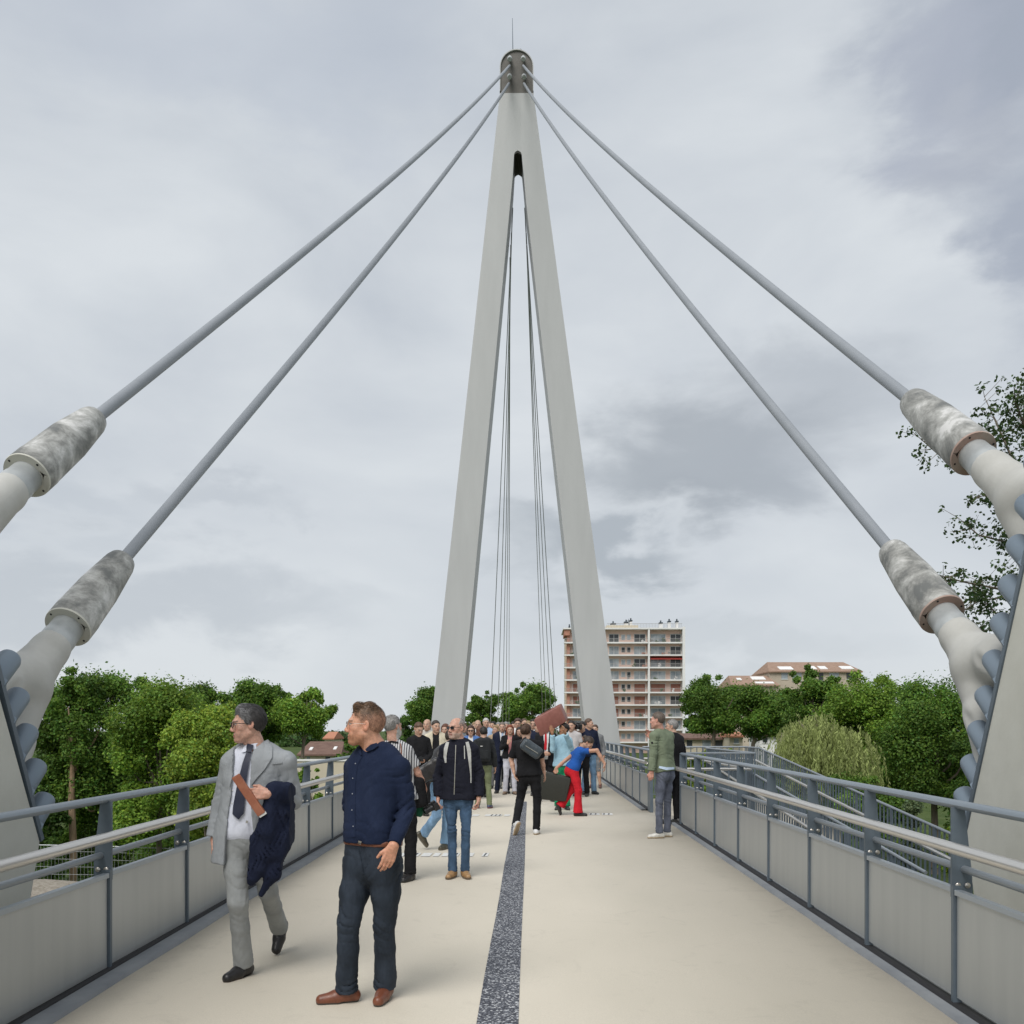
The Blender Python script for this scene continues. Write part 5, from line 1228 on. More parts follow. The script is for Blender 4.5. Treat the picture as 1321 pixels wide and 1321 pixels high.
    # --- trousers
    if legs:
        pts = np.array([J[k] for k in ('hip', 'ha', 'hb', 'ka', 'kb', 'aa', 'ab')]); g = Fld(pts.min(0) - .24 * s, pts.max(0) + .24 * s, h)
        w = legs.get('w', 1.); inf = .008; a = nrm(J['hb'] - J['ha']); axt = nrm(J['neck'] - J['hip']); je = []
        for t in np.linspace(-.06, .13, 4) * s: c = J['hip'] + axt * t; g.cap(c - a * .072 * s * bulk, c + a * .072 * s * bulk, .102 * s * bulk * (1 if t < .08 else .97) + belly * .3, k=.03)
        for q in 'ab':
            H_, K, A = J['h' + q], J['k' + q], J['a' + q]; wl = legs.get('hemw', .062) * s
            g.cap(H_, lerp(H_, K, .5), .088 * s * w * bulk, .078 * s * w * bulk, k=.03); g.cap(lerp(H_, K, .5), K, .078 * s * w * bulk, .064 * s * w, k=.03)
            if legs.get('len', 2) >= 2:
                e = A + nrm(A - K) * .03 * s; tmp = g.twin(); tmp.cap(K, lerp(K, A, .4), .064 * s * w, .060 * s * w, k=.03); tmp.cap(lerp(K, A, .4), e, .060 * s * w, wl, k=.02); tmp.clip(A + nrm(A - K) * .012 * s, A - K); g.merge(tmp, .015)
                je += [(A + UP * .03, .085, legs.get('rump', .008) * 1.5, nrm(K - A) + V3(.2, .1, 0), .075)]
            je += [(K + V3(0, .0, .03), .13, .011, nrm(H_ - A) + V3(.4, 0, 0), .10), (H_, .14, .012, V3(.8 if q == 'a' else -.8, 0, .7), .09)]
        g.wrinkle(legs.get('wr', .004), .12, seed + 9, je, st=(1, 1, 2.))
        g.clip(J['hip'] + axt * .135 * s, axt, rad=.28)
        V, Q = g.nets(); link(legs.get('name', 'trousers'), npmesh('trousers', V, Q, legs['m']), root); J['_legs'] = (V, Q)
        if legs.get('belt'):
            g = Fld(J['hip'] - .3, J['hip'] + .35, min(h, .008)); 
            for t in (.085, .125): c = J['hip'] + axt * t * s; g.cap(c - a * .072 * s * bulk, c + a * .072 * s * bulk, .101 * s * bulk + .008 + belly * .3, k=.01)
            g.clip(J['hip'] + axt * .122 * s, axt); g.clip(J['hip'] + axt * .086 * s, -axt); V, Q = g.nets(); link('belt', npmesh('belt', V, Q, legs['belt']), root)
    for q in 'ab':
        V, Q, c = shoe(J, q, shoes[0], shoes[1], max(.006, h * .7), shoes[2]); jmesh('shoe', [(V, Q, c)], SHOEM, root)
    # --- glasses
    if glasses:
        m = MB(); T = lambda p: xf(np.array([p], float), hp, f3, hs)[0]; lens = MB()
        for sg in (-1, 1):
            c = V3(sg * .032, .101, 0); ring = [T(c + V3(.021 * math.cos(a) * (1 + .12 * abs(math.cos(a))), -.004 * math.cos(a) * sg * 1., .0155 * math.sin(a))) for a in np.linspace(0, 2 * math.pi, 15)]
            m.tube(ring, glasses.get('r', .0016) * s, 6); lens.add([p for p in ring[:-1]], [tuple(range(14))])
            m.tube([T(c + V3(sg * .022, -.004, .006)), T(V3(sg * .076, .06, .006)), T(V3(sg * .082, -.005, .004)), T(V3(sg * .080, -.02, -.006))], glasses.get('r', .0016) * s * 1.0, 6)
        m.tube([T(V3(-.011, .103, .004)), T(V3(0, .106, .006)), T(V3(.011, .103, .004))], glasses.get('r', .0016) * s, 6)
        o = m.obj('glasses', glasses['m'], root)
        if glasses.get('lens'): lens.obj('lens', glasses['lens'], o)
    PEOPLE[key] = (root, J); return root, J
def px_pose(Y, s, f, hf, head, neck, hip, sh, el, wr, hp_, kn, an, toe, flat=(1, 1), **kw):
    """joints given as photo pixels plus a depth offset along the bridge"""
    Q = lambda t: P(t[0], t[1], Y + (t[2] if len(t) > 2 else 0))
    J = dict(s=s, f=nrm(f), hf=np.array(hf, float), head=Q(head), neck=Q(neck), hip=Q(hip))
    for i, q in enumerate('ab'):
        J['s' + q], J['e' + q], J['w' + q], J['h' + q], J['k' + q], J['a' + q] = Q(sh[i]), Q(el[i]), Q(wr[i]), Q(hp_[i]), Q(kn[i]), Q(an[i]); J['t' + q] = np.array(toe[i], float)
        if flat[i]: J['a' + q][2] = zd(J['a' + q][1]) + .083 * s
    J.update(kw); return J
def stand(x, Y, H, face=(0, -1), arms='hang', sway=0., hf=None, seed=0, step=0.):
    s = H / 1.78; rs = np.random.default_rng(seed); f = nrm(V3(face[0], face[1], 0)); r = np.cross(f, UP); b = V3(x, Y, zd(Y)); p = lambda a, fo, z: b + (r * a + f * fo + UP * z) * s
    J = dict(s=s, f=f, hf=np.array(hf if hf is not None else (f[0], f[1], -.08), float), head=p(0, .03, 1.655), neck=p(0, -.005, 1.49), hip=p(0, 0, .95))
    for q, sg in (('a', -1), ('b', 1)):
        e = rs.uniform(-.03, .03)
        J['s' + q] = p(sg * .165, -.01, 1.435); J['h' + q] = p(sg * .085, 0, .92); J['k' + q] = p(sg * .10, .03 + sg * step * .6, .50); J['a' + q] = p(sg * (.11 + abs(e)), sg * step, .085); J['t' + q] = f + r * sg * .25
        if arms == 'hang': J['e' + q] = p(sg * .235, -.03 + e, 1.15); J['w' + q] = p(sg * .25, .04 + e, .90)
        elif arms == 'front': J['e' + q] = p(sg * .24, .03, 1.15); J['w' + q] = p(sg * .07, .20, 1.05); J['d' + q] = nrm(-sg * r * .9 + f * .4); J['n' + q] = -f; J['th' + q] = UP
        elif arms == 'high': J['e' + q] = p(sg * .22, .10, 1.20); J['w' + q] = p(sg * .06, .26, 1.42); J['d' + q] = nrm(UP + f * .3 - r * sg * .3); J['n' + q] = -r * sg; J['th' + q] = -f
        elif arms == 'one' and sg > 0: J['e' + q] = p(sg * .22, .10, 1.18); J['w' + q] = p(.05, .24, 1.30); J['d' + q] = nrm(UP - r * .6); J['n' + q] = -f; J['th' + q] = UP
        else: J['e' + q] = p(sg * .235, -.03, 1.15); J['w' + q] = p(sg * .25, .03, .90)
    return J
# surfaces laid on a garment: rays along a direction onto the finished mesh
def bvh(VQ): return BVHTree.FromPolygons([tuple(v) for v in VQ[0]], [tuple(int(i) for i in q) for q in VQ[1]])
CAMO = Vector((0, 0, HC))
def ribbon(name, path, m, parent, trees, off=.005, thick=.004, nx=5, dens=5., inward=True):
    """strip of cloth lying on the garment; path = (px, py, half width px[, angle])"""
    path = [np.array(p[:3], float) for p in path]; seg = []
    for a, b in zip(path, path[1:]):
        n = max(1, int(np.linalg.norm((b - a)[:2]) / dens))
        for i in range(n): seg.append(a + (b - a) * i / n)
    seg.append(path[-1]); rows = []; last = None
    for i, p in enumerate(seg):
        d = seg[min(i + 1, len(seg) - 1)][:2] - seg[max(i - 1, 0)][:2]; d = d / (np.linalg.norm(d) + 1e-9); nr = np.array((-d[1], d[0])); row = []
        for j in range(nx):
            q = p[:2] + nr * p[2] * (2 * j / (nx - 1) - 1)
            dr = Vector(P(q[0], q[1], 10.)) - CAMO; dr.normalize(); best = None
            for t in trees:
                h_ = t.ray_cast(CAMO, dr)
                if h_[0] is not None and (best is None or h_[3] < best): best = h_[3]
            row.append((dr, best))
        rows.append(row)
    ok = [b for r in rows for _, b in r if b is not None]
    if not ok: return
    med = float(np.median(ok)); V = []; F = []
    for r in rows:
        g = [b for _, b in r if b is not None and abs(b - med) < .35]; mb = float(np.median(g)) if g else (last or med); last = mb
        for dr, b in r:
            if b is None or abs(b - mb) > .06: b = mb
            V.append(CAMO + dr * (b - off))
    n = len(V); 
    for r in rows:
        pass
    V2 = V + [v + (v - CAMO).normalized() * thick for v in V]
    R_ = len(rows)
    for i in range(R_ - 1):
        for j in range(nx - 1):
            a = i * nx + j; F.append((a, a + 1, a + nx + 1, a + nx)); F.append((n + a, n + a + nx, n + a + nx + 1, n + a + 1))
        a = i * nx; F.append((a, a + nx, n + a + nx, n + a)); a = i * nx + nx - 1; F.append((a, n + a, n + a + nx, a + nx))
    for j in range(nx - 1): F.append((j, n + j, n + j + 1, j + 1)); a = (R_ - 1) * nx + j; F.append((a, a + 1, n + a + 1, n + a))
    b_ = MB(); b_.add(V2, F); o = b_.obj(name, m, parent, smooth=True); return o
def stick(name, pts, m, parent, trees, r=.004, off=.003):
    b_ = MB()
    for x, y in pts:
        dr = (Vector(P(x, y, 10.)) - CAMO).normalized(); best = min([h_[3] for h_ in (t.ray_cast(CAMO, dr) for t in trees) if h_[0] is not None] or [None], default=None)
        if best is None: continue
        c = CAMO + dr * (best - off); b_.tube([c + dr * .004, c - dr * .001, c - dr * .003], [r, r, r * .7], 10)
    if b_.v: b_.obj(name, m, parent)
W3 = lambda x, y, z: np.array((x, y, z), float)
DENIM_D = cloth((.006, .012, .022), kind='denim'); DENIM_B = cloth((.032, .068, .125), kind='denim'); DENIM_L = cloth((.14, .24, .36), kind='denim'); DENIM_G = cloth((.075, .085, .115), kind='denim')
BLACKC = cloth((.0075, .0075, .009)); NAVYC = cloth((.007, .011, .030)); WHITEC_ = cloth((.62, .63, .66)); GREYS = cloth((.275, .29, .305), fine=320); GREYT = cloth((.245, .255, .255), fine=320)
LEAB = cloth((.02, .018, .018), kind='leather'); LEBR = cloth((.16, .055, .028), kind='leather')
DARKF = mat('dark_glasses_frame', (.015, .012, .012), .25); CLEAR = mat('metal_glasses_frame', (.25, .22, .2), .3, .6); DLENS = mat('dark_lens', (.012, .012, .015), .08, spec=.8)
# ---- man in the grey suit
Y = 6.05
J = px_pose(Y, 1.0, (-.22, -.97, 0), (-.90, -.42, -.06), (319.5, 934, -.02), (330, 969, .02), (319, 1078, 0),
            [(299, 985, -.01), (368, 983, .01)], [(286, 1036, .03), (378, 1033, .05)], [(277, 1083, -.02), (347, 1024, -.24)],
            [(304, 1084, 0), (333, 1084, .02)], [(307, 1164, -.12), (346, 1150, .10)], [(314, 1236, .03), (360, 1196, .62)],
            [(-.42, -.90, -.03), (-.10, -.62, -.78)], flat=(1, 0), da=W3(.02, -.1, -1), na=W3(1, .2, 0), tha=W3(0, -1, 0), ca=.5, db=W3(-.93, -.30, .03), nb=W3(.1, 1, -.35), thb=W3(.1, .25, 1), cb=1.15)
J['neck'] = J['neck']
r_, J = person('suit', 'grey haired man in a light grey suit and navy tie walking beside the left railing', J, sk=(.56, .33, .25), hair=('wavy', (.035, .032, .032), (.22, .22, .23)), h=.0085, hh=.0034,
    top=dict(m=GREYS, under=cloth((.60, .62, .70)), infl=.026, hem=-.34, sleeve=1.93, name='suit_jacket', flare=.006, fold=.0045, wr=.002, coll=False,
             open=[(-.5, -.13, .10), (.1, -.095, .07), (.45, -.07, .055), (.7, -.055, .055), (.92, -.055, .06), (1.1, -.07, .07)]),
    legs=dict(m=GREYT, w=.98, hemw=.066, wr=.002, rump=.004, belt=NAVYC), shoes=((.014, .013, .014), (.03, .018, .012), 'dress'), bulk=1.0,
    face=dict(smile=1.2, brow=(.04, .03, .03)), glasses=dict(m=DARKF, r=.0028))
tj, tu = bvh(J['_top']), bvh(J['_under']); tl = bvh(J['_legs'])
TIE = mat('navy_silk_tie', (.010, .014, .038), .5, bump=(300, .3, .001))
ribbon('tie', [(322, 963, 3.2), (321, 970, 3.0), (317, 985, 4.2), (312, 1010, 5.6), (308, 1040, 7.4), (307, 1050, 7.2), (308, 1057, .4)], TIE, r_, [tu], off=.016, dens=3)
ribbon('tie_knot', [(323, 960, 4.2), (322, 965, 4.4), (321, 970, 3.0)], TIE, r_, [tu], off=.024, dens=2)
for pa in ([(334, 952, 3.0), (327, 960, 3.6), (329, 967, 1.8)], [(316, 958, 1.6), (318, 962, 3.0), (315, 968, 2.4), (312, 970, 1.0)]): ribbon('collar', pa, cloth((.60, .62, .70)), r_, [tu], off=.012, dens=2)
ribbon('lapel', [(343, 955, 3.0), (346.5, 963, 5.2), (345, 975, 6.2), (337, 990, 5.0), (329, 1003, 2.2), (324, 1012, .6)], GREYS, r_, [tj, tu], off=.012, dens=2.5)
ribbon('lapel', [(306, 966, 1.5), (302, 976, 3.0), (299, 990, 3.2), (296.5, 1004, 2.4), (296, 1014, .6)], GREYS, r_, [tj], off=.012, dens=2.5)
ribbon('breast_pocket', [(351, 985, 1.2), (364, 983.5, 1.2)], GREYS, r_, [tj], off=.006, dens=3)
ribbon('belt_buckle', [(317, 1060, 1.6), (320, 1060.5, 1.6)], INOXB, r_, [tl, tu], off=.022, dens=1.5)
stick('shirt_button', [(300, 1020), (299, 1036)], WHITEP, r_, [tu], r=.0045)
# wrist watch
wc = J['wb'] + nrm(J['eb'] - J['wb']) * .035; ax_ = nrm(J['eb'] - J['wb'])
MB().tube([wc - ax_ * .012, wc + ax_ * .012], [.031, .032], 16).obj('wrist_watch', LEAB, r_, smooth=True)
# cuff
MB().tube([wc + ax_ * .018, wc + ax_ * .05], [.038, .040], 16).obj('shirt_cuff', cloth((.60, .62, .70)), r_, smooth=True)
# leather document roll in his hand
hc = P(320, 1024, 6.05 - .285); a_ = nrm(P(338, 1052, 6.05 - .27) - P(303, 1001, 6.05 - .31)); e0 = P(303, 1001, 6.05 - .31); e1 = P(338.5, 1050, 6.05 - .27)
ro = empty('document_case', hc, 'brown leather document case held across the chest of the grey suited man', 'case')
side = nrm(np.cross(a_, V3(0, 1, 0))); MB().obox((e0 + e1) / 2, [a_, side, np.cross(a_, side)], (np.linalg.norm(e1 - e0) / 2, .027, .014)).obj('leather_cover', mat('tan_leather', (.30, .10, .055), .5, noise=18, col2=(.36, .14, .08), bump=(60, .2, .002)), ro, bevel=.006)
MB().obox(e1 + a_ * .004, [a_, side, np.cross(a_, side)], (.009, .024, .009)).obj('papers', WHITEP, ro, bevel=.001)
# navy coat over his forearm
g = Fld(P(312, 1170, 6.3) - (.02, .55, .0), P(394, 1000, 6.3) + (0, .1, .02), .008)
C_ = lambda x, y, dy: P(x, y, 6.05 + dy)
for a, b, ra, rb in (((354, 1022, -.19), (380, 1028, -.05), .070, .076), ((372, 1022, -.1), (374, 1066, -.10), .055, .06), ((374, 1066, -.1), (360, 1098, -.12), .06, .05), ((352, 1030, -.20), (345, 1072, -.20), .048, .062), ((345, 1072, -.2), (336, 1118, -.16), .060, .045),
                    ((336, 1118, -.16), (325, 1138, -.14), .042, .026), ((362, 1080, -.15), (352, 1128, -.13), .055, .045), ((352, 1128, -.13), (337, 1154, -.12), .042, .016), ((330, 1082, -.19), (327, 1132, -.16), .036, .034), ((360, 1050, -.15), (352, 1100, -.16), .07, .06), ((378, 1035, -.06), (379, 1078, -.06), .04, .034)):
    g.cap(C_(*a), C_(*b), ra, rb, k=.025)
g.wrinkle(.009, .13, 77, [(C_(365, 1050, -.1), .18, .015, V3(1, 0, .25), .07), (C_(345, 1100, -.15), .22, .016, V3(1, 0, .12), .06), (C_(362, 1022, -.1), .10, .008, V3(.8, 0, .5), .05)], st=(1, 1, 3.2))
coat = empty('coat', C_(350, 1090, -.15), 'dark navy coat draped over the forearm of the grey suited man', 'coat'); fobj('cloth', g, NAVYC, coat)
# ---- man in the navy shirt
Y = 5.48
J = px_pose(Y, 1.0, (-.58, -.81, 0), (-.985, -.15, .03), (470.5, 935, 0), (484, 967, .03), (481, 1108, .02),
            [(457, 989, .14), (516, 990, -.06)], [(452, 1040, .24), (526, 1043, -.04)], [(458, 1090, .20), (507.5, 1091, -.20)],
            [(464, 1114, .07), (499, 1116, -.04)], [(450, 1190, -.02), (496, 1190, .00)], [(447, 1272, .03), (497, 1266, .10)],
            [(-.96, -.25, -.02), (-.12, -.99, 0)], db=W3(-.36, -.10, -1), nb=W3(-.45, .9, 0), thb=W3(-.9, -.4, .1), cb=.32, hs=1.03)
r_, J = person('navy', 'broad man in a navy shirt and dark jeans striding in front, glancing left', J, sk=(.60, .32, .215), hair=('quiff', (.105, .058, .030), (.15, .085, .045)), h=.0085, hh=.0034,
    top=dict(m=cloth((.0075, .0145, .040)), infl=.008, hem=.155, sleeve=1.95, name='shirt', flare=.0, fold=.006, wr=.0022, tap=.10, coll=True),
    legs=dict(m=DENIM_D, w=1.04, hemw=.070, rump=.013, belt=LEBR), shoes=((.17, .055, .028), (.045, .04, .035), 'dress'), bulk=1.05, belly=.012,
    face=dict(stubble=(.34, .15, .075), brow=(.16, .085, .045), flush=1.2), glasses=dict(m=CLEAR, r=.0014))
tj = bvh(J['_top']); tl = bvh(J['_legs'])
ribbon('collar', [(487, 960, 2.2), (480, 963.5, 3.6), (472, 968, 1.8)], cloth((.0075, .0145, .040)), r_, [tj], off=.020, dens=2)
ribbon('collar', [(461, 963, 1.4), (463, 968, 2.4), (466, 974, 1.0)], cloth((.0075, .0145, .040)), r_, [tj], off=.014, dens=2)
ribbon('button_placket', [(466, 974, 2.4), (459, 985, 2.8), (456, 1003, 3.0), (455, 1025, 3.0), (455, 1046, 3.0), (456, 1080, 2.8)], cloth((.0075, .0145, .040)), r_, [tj], off=.004, dens=4)
stick('shirt_button', [(458.5, 985), (455, 1004), (454.5, 1024), (454, 1045), (455.5, 1066)], mat('pale_button', (.30, .32, .36), .3), r_, [tj], r=.0040, off=.006)
ribbon('trouser_fly', [(461, 1096, 2), (464, 1112, 2.2), (468, 1128, 1.4)], DENIM_D, r_, [tl], off=.006, dens=3)
ribbon('belt_buckle', [(462, 1086.5, 2.2), (466, 1087.5, 2.2)], INOXB, r_, [tl, tj], off=.024, dens=1.5)
# ---- jacketed man with sunglasses
Y = 10.0
J = px_pose(Y, .96, (-.12, -.99, 0), (-.62, -.78, .04), (588.5, 939.5, -.01), (593, 959, .02), (591, 1027, .02),
            [(574.5, 967, 0), (610, 967, 0)], [(565, 1001, .05), (619, 1000, .05)], [(565.5, 1030, -.02), (617.5, 1030, -.02)],
            [(581, 1031, .02), (601, 1031, .02)], [(583, 1070, -.03), (601, 1070, -.03)], [(584, 1110, .02), (600, 1110, .02)],
            [(-.25, -.97, 0), (.30, -.95, 0)], da=W3(-.05, -.25, -1), na=W3(.9, .3, 0), tha=W3(-.1, -1, 0), ca=.9, db=W3(-.1, -.1, -1), nb=W3(-1, .1, 0), thb=W3(0, -1, 0), cb=.75, hs=1.02)
r_, J = person('jacket', 'shaven-headed man in sunglasses, black quilted jacket and blue jeans facing the camera', J, sk=(.56, .33, .25), hair=('fringe', (.25, .23, .22)), h=.0095, hh=.005,
    top=dict(m=cloth((.0085, .0095, .018)), infl=.022, hem=-.06, sleeve=1.92, name='jacket', flare=.008, fold=.008, wr=.004, coll=True),
    legs=dict(m=DENIM_B, w=.82, hemw=.052, rump=.007), shoes=((.36, .215, .10), (.15, .10, .06), 'shoe'), bulk=.98, face=dict(stubble=(.42, .35, .31), brow=(.2, .15, .12)),
    glasses=dict(m=DARKF, r=.0022, lens=DLENS))
tj = bvh(J['_top']); g_ = mat('zip_metal', (.35, .34, .30), .4, .5)
ribbon('zip', [(588, 961, .45), (587, 990, .45), (585.8, 1025, .45)], g_, r_, [tj], off=.006, nx=3, dens=3)
ST = cloth((.42, .42, .40)); bp_ = empty('backpack', J['neck'] + V3(0, .22, -.2), 'backpack with light grey straps worn by the man in sunglasses', 'backpack')
g = Fld(J['neck'] + V3(-.25, .05, -.6), J['neck'] + V3(.25, .42, .12), .014); g.box(J['neck'] + V3(.0, .215, -.24), (.145, .075, .23), rd=.06); g.wrinkle(.004, .12, 5); fobj('bag', g, ST, bp_)
for pa in ([(577.5, 957, 2.0), (575, 966, 2.4), (574, 976, 1.9), (575, 984, 1.0)], [(602.5, 957, 2.0), (605, 968, 2.5), (606, 980, 1.9), (607.5, 1000, .8), (607.5, 1010, .7)]): ribbon('strap', pa, ST, bp_, [tj], off=.010, dens=2)
ribbon('strap', [(599, 962, .6), (599.4, 979, .6)], ST, bp_, [tj], off=.010, dens=3, nx=3)
DARKP = mat('black_camera_plastic', (.016, .016, .018), .4)
def camera_thing(label, c, d, sc=1., group=None):
    d = nrm(d); r = nrm(np.cross(d, V3(.1, 0, 1))); u = np.cross(r, d); o = empty('camera', c, label, 'camera', group)
    MB().obox(c, [r, d, u], (.065 * sc, .03 * sc, .043 * sc)).obox(c + u * .05 * sc, [r, d, u], (.024 * sc, .026 * sc, .016 * sc)).obox(c + r * .052 * sc + d * .014 * sc, [r, d, u], (.018 * sc, .034 * sc, .045 * sc)).obj('camera_body', DARKP, o, bevel=.006 * sc)
    l = MB().tube([c + d * .02 * sc, c + d * .06 * sc, c + d * .062 * sc, c + d * .11 * sc, c + d * .115 * sc, c + d * .14 * sc], [v * sc for v in (.036, .036, .033, .035, .042, .043)], 20).obj('lens', DARKP, o, smooth=True)
    MB().tube([c + d * .141 * sc, c + d * .1415 * sc], .034 * sc, 18).obj('lens_glass', DLENS, l)
    return o
camera_thing('black camera hanging from the hand of the man in sunglasses', P(561, 1040, 9.93), V3(-.75, -.35, -.42), .95)
# ---- bearded old man in a striped shirt, behind the navy shirt
Y = 9.8
J = px_pose(Y, .98, (.15, .99, 0), (.62, .78, .02), (507, 937, 0), (508, 961, .0), (515, 1030, 0), [(490, 969, 0), (526, 969, .02)], [(484, 1001, .04), (539, 997, .06)], [(492, 1025, -.05), (548, 1018, .12)],
            [(506, 1036, 0), (526, 1036, 0)], [(508, 1080, .02), (530, 1082, .04)], [(512, 1118, .1), (529, 1120, .02)], [(.3, .95, 0), (-.35, -.93, 0)], flat=(1, 1), db=W3(.1, .1, -1), nb=W3(-1, 0, 0), thb=W3(0, 1, .0), cb=.6)
r_, J = person('elder', 'grey bearded old man in a striped shirt walking away behind the navy shirt', J, sk=(.56, .33, .25), hair=('short', (.26, .25, .24)), h=.011, hh=.006,
    top=dict(m=cloth((.55, .55, .56), kind='stripe'), infl=.014, hem=-.05, sleeve=.72, name='striped_shirt', flare=.016, fold=.006, wr=.003), legs=dict(m=BLACKC, w=1.05, hemw=.066), shoes=((.02, .018, .018), (.015, .015, .015), 'shoe'),
    bulk=1.0, face=dict(beard=(.50, .49, .47), brow=(.3, .3, .3)))
tj = bvh(J['_top'])
ribbon('braces', [(516.5, 959, .9), (517.5, 966, .9), (517.5, 974, .9)], LEBR, r_, [tj], off=.008, dens=2, nx=3); ribbon('neck_strap', [(497, 959, 1.1), (505, 956.5, 1.1), (514, 958, 1.1)], BLACKC, r_, [tj], off=.012, dens=2, nx=3)
def soft_bag(name, label, c, hs, ang, m, h=.014, wr=.008, seed=3, cat='bag', Mx=None, rd=.05):
    M = Mx or [V3(math.cos(ang), 0, math.sin(ang)), V3(0, 1, 0), V3(-math.sin(ang), 0, math.cos(ang))]
    o = empty(name, c, label, cat); R_ = np.linalg.norm(hs) + .05; g = Fld(c - R_, c + R_, h); g.box(c, hs, M, rd=rd, k=.01); g.wrinkle(wr, .14, seed); fobj('bag_body', g, m, o); return o, M
o, M = soft_bag('shoulder_bag', 'black shoulder bag hanging beside the old man in the striped shirt', P(540, 1022, 9.9), (.085, .10, .17), .15, BLACKC, rd=.06)
MB().tube([P(538, 1004, 9.9), P(528, 980, 9.75), P(512, 960, 9.75)], .010, 6).obj('strap', BLACKC, o)
o, M = soft_bag('shopping_bag', 'dark green bag hanging below the black shoulder bag', P(539.5, 1045, 9.95), (.055, .05, .07), -.2, cloth((.012, .09, .045)), rd=.02)
# ---- lunging person in blue jeans behind the jacketed man
Y = 12.2
J = px_pose(Y, .98, (.75, .66, 0), (.8, .6, -.2), (584, 952, .3), (579, 965, .2), (571, 1012, .05), [(566, 972, .1), (587, 974, .4)], [(556, 992, .1), (592, 996, .5)], [(566, 1006, .0), (590, 1014, .5)],
            [(564, 1016, 0), (576, 1018, .1)], [(563, 1053, -.05), (577, 1052, .15)], [(546, 1076, .05), (574, 1080, .15)], [(.50, .35, -.75), (-.3, -.95, 0)], flat=(0, 1))
r_, J = person('lunge', 'person in a black jacket and blue jeans pushing off one heel behind the jacketed man', J, hair=('short', (.05, .035, .025)), h=.013,
    top=dict(m=LEAB, infl=.02, hem=-.03, name='jacket'), legs=dict(m=DENIM_L, w=1.0, hemw=.070, rump=.010), shoes=((.055, .050, .030), (.10, .085, .06), 'shoe'))
soft_bag('messenger_bag', 'black messenger bag slung behind the lunging person in blue jeans', P(556, 993, 12.0), (.17, .09, .11), .55, LEAB, seed=8)
# ---- young man with a camera, black sweater
J = stand(-2.06, 17.0, 1.74, (.25, -.97), arms='front', hf=(.55, -.8, -.45), seed=1)
r_, J = person('sweater', 'young man in a black sweater looking down at the small camera in his hands', J, hair=('short', (.10, .05, .028)), h=.015, hh=.008, top=dict(m=BLACKC, infl=.012, name='sweater'), legs=dict(m=BLACKC))
camera_thing('small camera held by the young man in the black sweater', (J['wa'] + J['wb']) / 2 + V3(.02, -.08, .03), V3(.3, -.9, .1), .8)
J = stand(-1.86, 18.2, 1.79, (.1, -1), arms='front', hf=(.45, -.85, -.05), seed=2)
r_, J = person('beige', 'smiling young man in an open beige jacket over a black tee shirt', J, hair=('short', (.04, .03, .022)), h=.015, hh=.008, face=dict(smile=1.3), top=dict(m=cloth((.52, .47, .36)), under=BLACKC, infl=.028, hem=-.1, name='jacket', open=[(-.5, -.07, .07), (1.2, -.06, .06)]), legs=dict(m=BLACKC))
# ---- back view, green trousers and black backpack
J = stand(-.93, 18.6, 1.66, (.02, 1), arms='hang', hf=(.05, 1, -.05), seed=3)
r_, J = person('greenpants', 'man seen from behind in olive green trousers and a dark jacket', J, hair=('short', (.03, .026, .022)), h=.012, hh=.008, top=dict(m=cloth((.022, .024, .026)), infl=.020, hem=-.02, name='jacket'),
    legs=dict(m=cloth((.165, .190, .105)), w=1.0, hemw=.062, rump=.009, wr=.006), shoes=((.05, .06, .12), (.20, .05, .05), 'sneaker'))
o, M = soft_bag('backpack', 'black backpack on the back of the man in olive green trousers', J['neck'] + V3(.0, -.20, -.20), (.155, .085, .235), 0, cloth((.018, .020, .022)), h=.012, wr=.003, seed=4, cat='backpack', rd=.055)
MB().obox(J['neck'] + V3(0, -.285, -.29), [V3(1, 0, 0), V3(0, 1, 0), V3(0, 0, 1)], (.115, .018, .085)).obj('front_pocket', cloth((.018, .020, .022)), o, bevel=.015)
MB().obox(J['neck'] + V3(-.03, -.292, -.12), [V3(1, 0, 0), V3(0, 1, 0), V3(0, 0, 1)], (.022, .004, .007)).obj('badge', WHITEP, o)
# ---- man in black seen from behind
Y = 14.0
J = px_pose(Y, .97, (.10, .99, 0), (.25, .96, -.1), (678.5, 944, .03), (680, 958, .0), (683, 998, 0), [(666, 960.5, 0), (694, 960.5, 0)], [(659.5, 980, .05), (699, 980, .1)], [(663, 996, .0), (702, 996, .12)],
            [(676, 1001, 0), (690, 1001, 0)], [(671, 1031, .1), (693, 1032, .02)], [(665, 1062, -.12), (692, 1067, .03)], [(-.30, .35, -.85), (.20, .98, 0)], flat=(0, 1), db=W3(.2, 0, -1))
J['aa'][2] = zd(14) + .17
r_, J = person('black', 'man dressed all in black with white trainers striding away over the centre strip', J, hair=('bun', (.075, .038, .022)), h=.011, hh=.007, top=dict(m=BLACKC, infl=.014, hem=-.06, sleeve=.85, name='shirt', flare=.012), legs=dict(m=BLACKC, w=1.02, hemw=.058, rump=.009), shoes=((.62, .62, .62), (.38, .28, .17), 'sneaker'), bulk=1.0)
o, M = soft_bag('sling_bag', 'dark grey sling bag worn slanting across the back of the man in black', P(685.5, 966, 13.78), (.17, .07, .095), -.62, cloth((.040, .052, .062), kind='leather'), seed=6, h=.012, wr=.004)
MB().tube([P(672, 958, 13.82), P(676, 953, 13.9), P(682, 949.5, 14.05)], .016, 8).obj('strap', LEAB, o)
MB().tube([P(678, 962, 13.7), P(694, 972, 13.7)], .006, 6).obj('zip', g_, o)
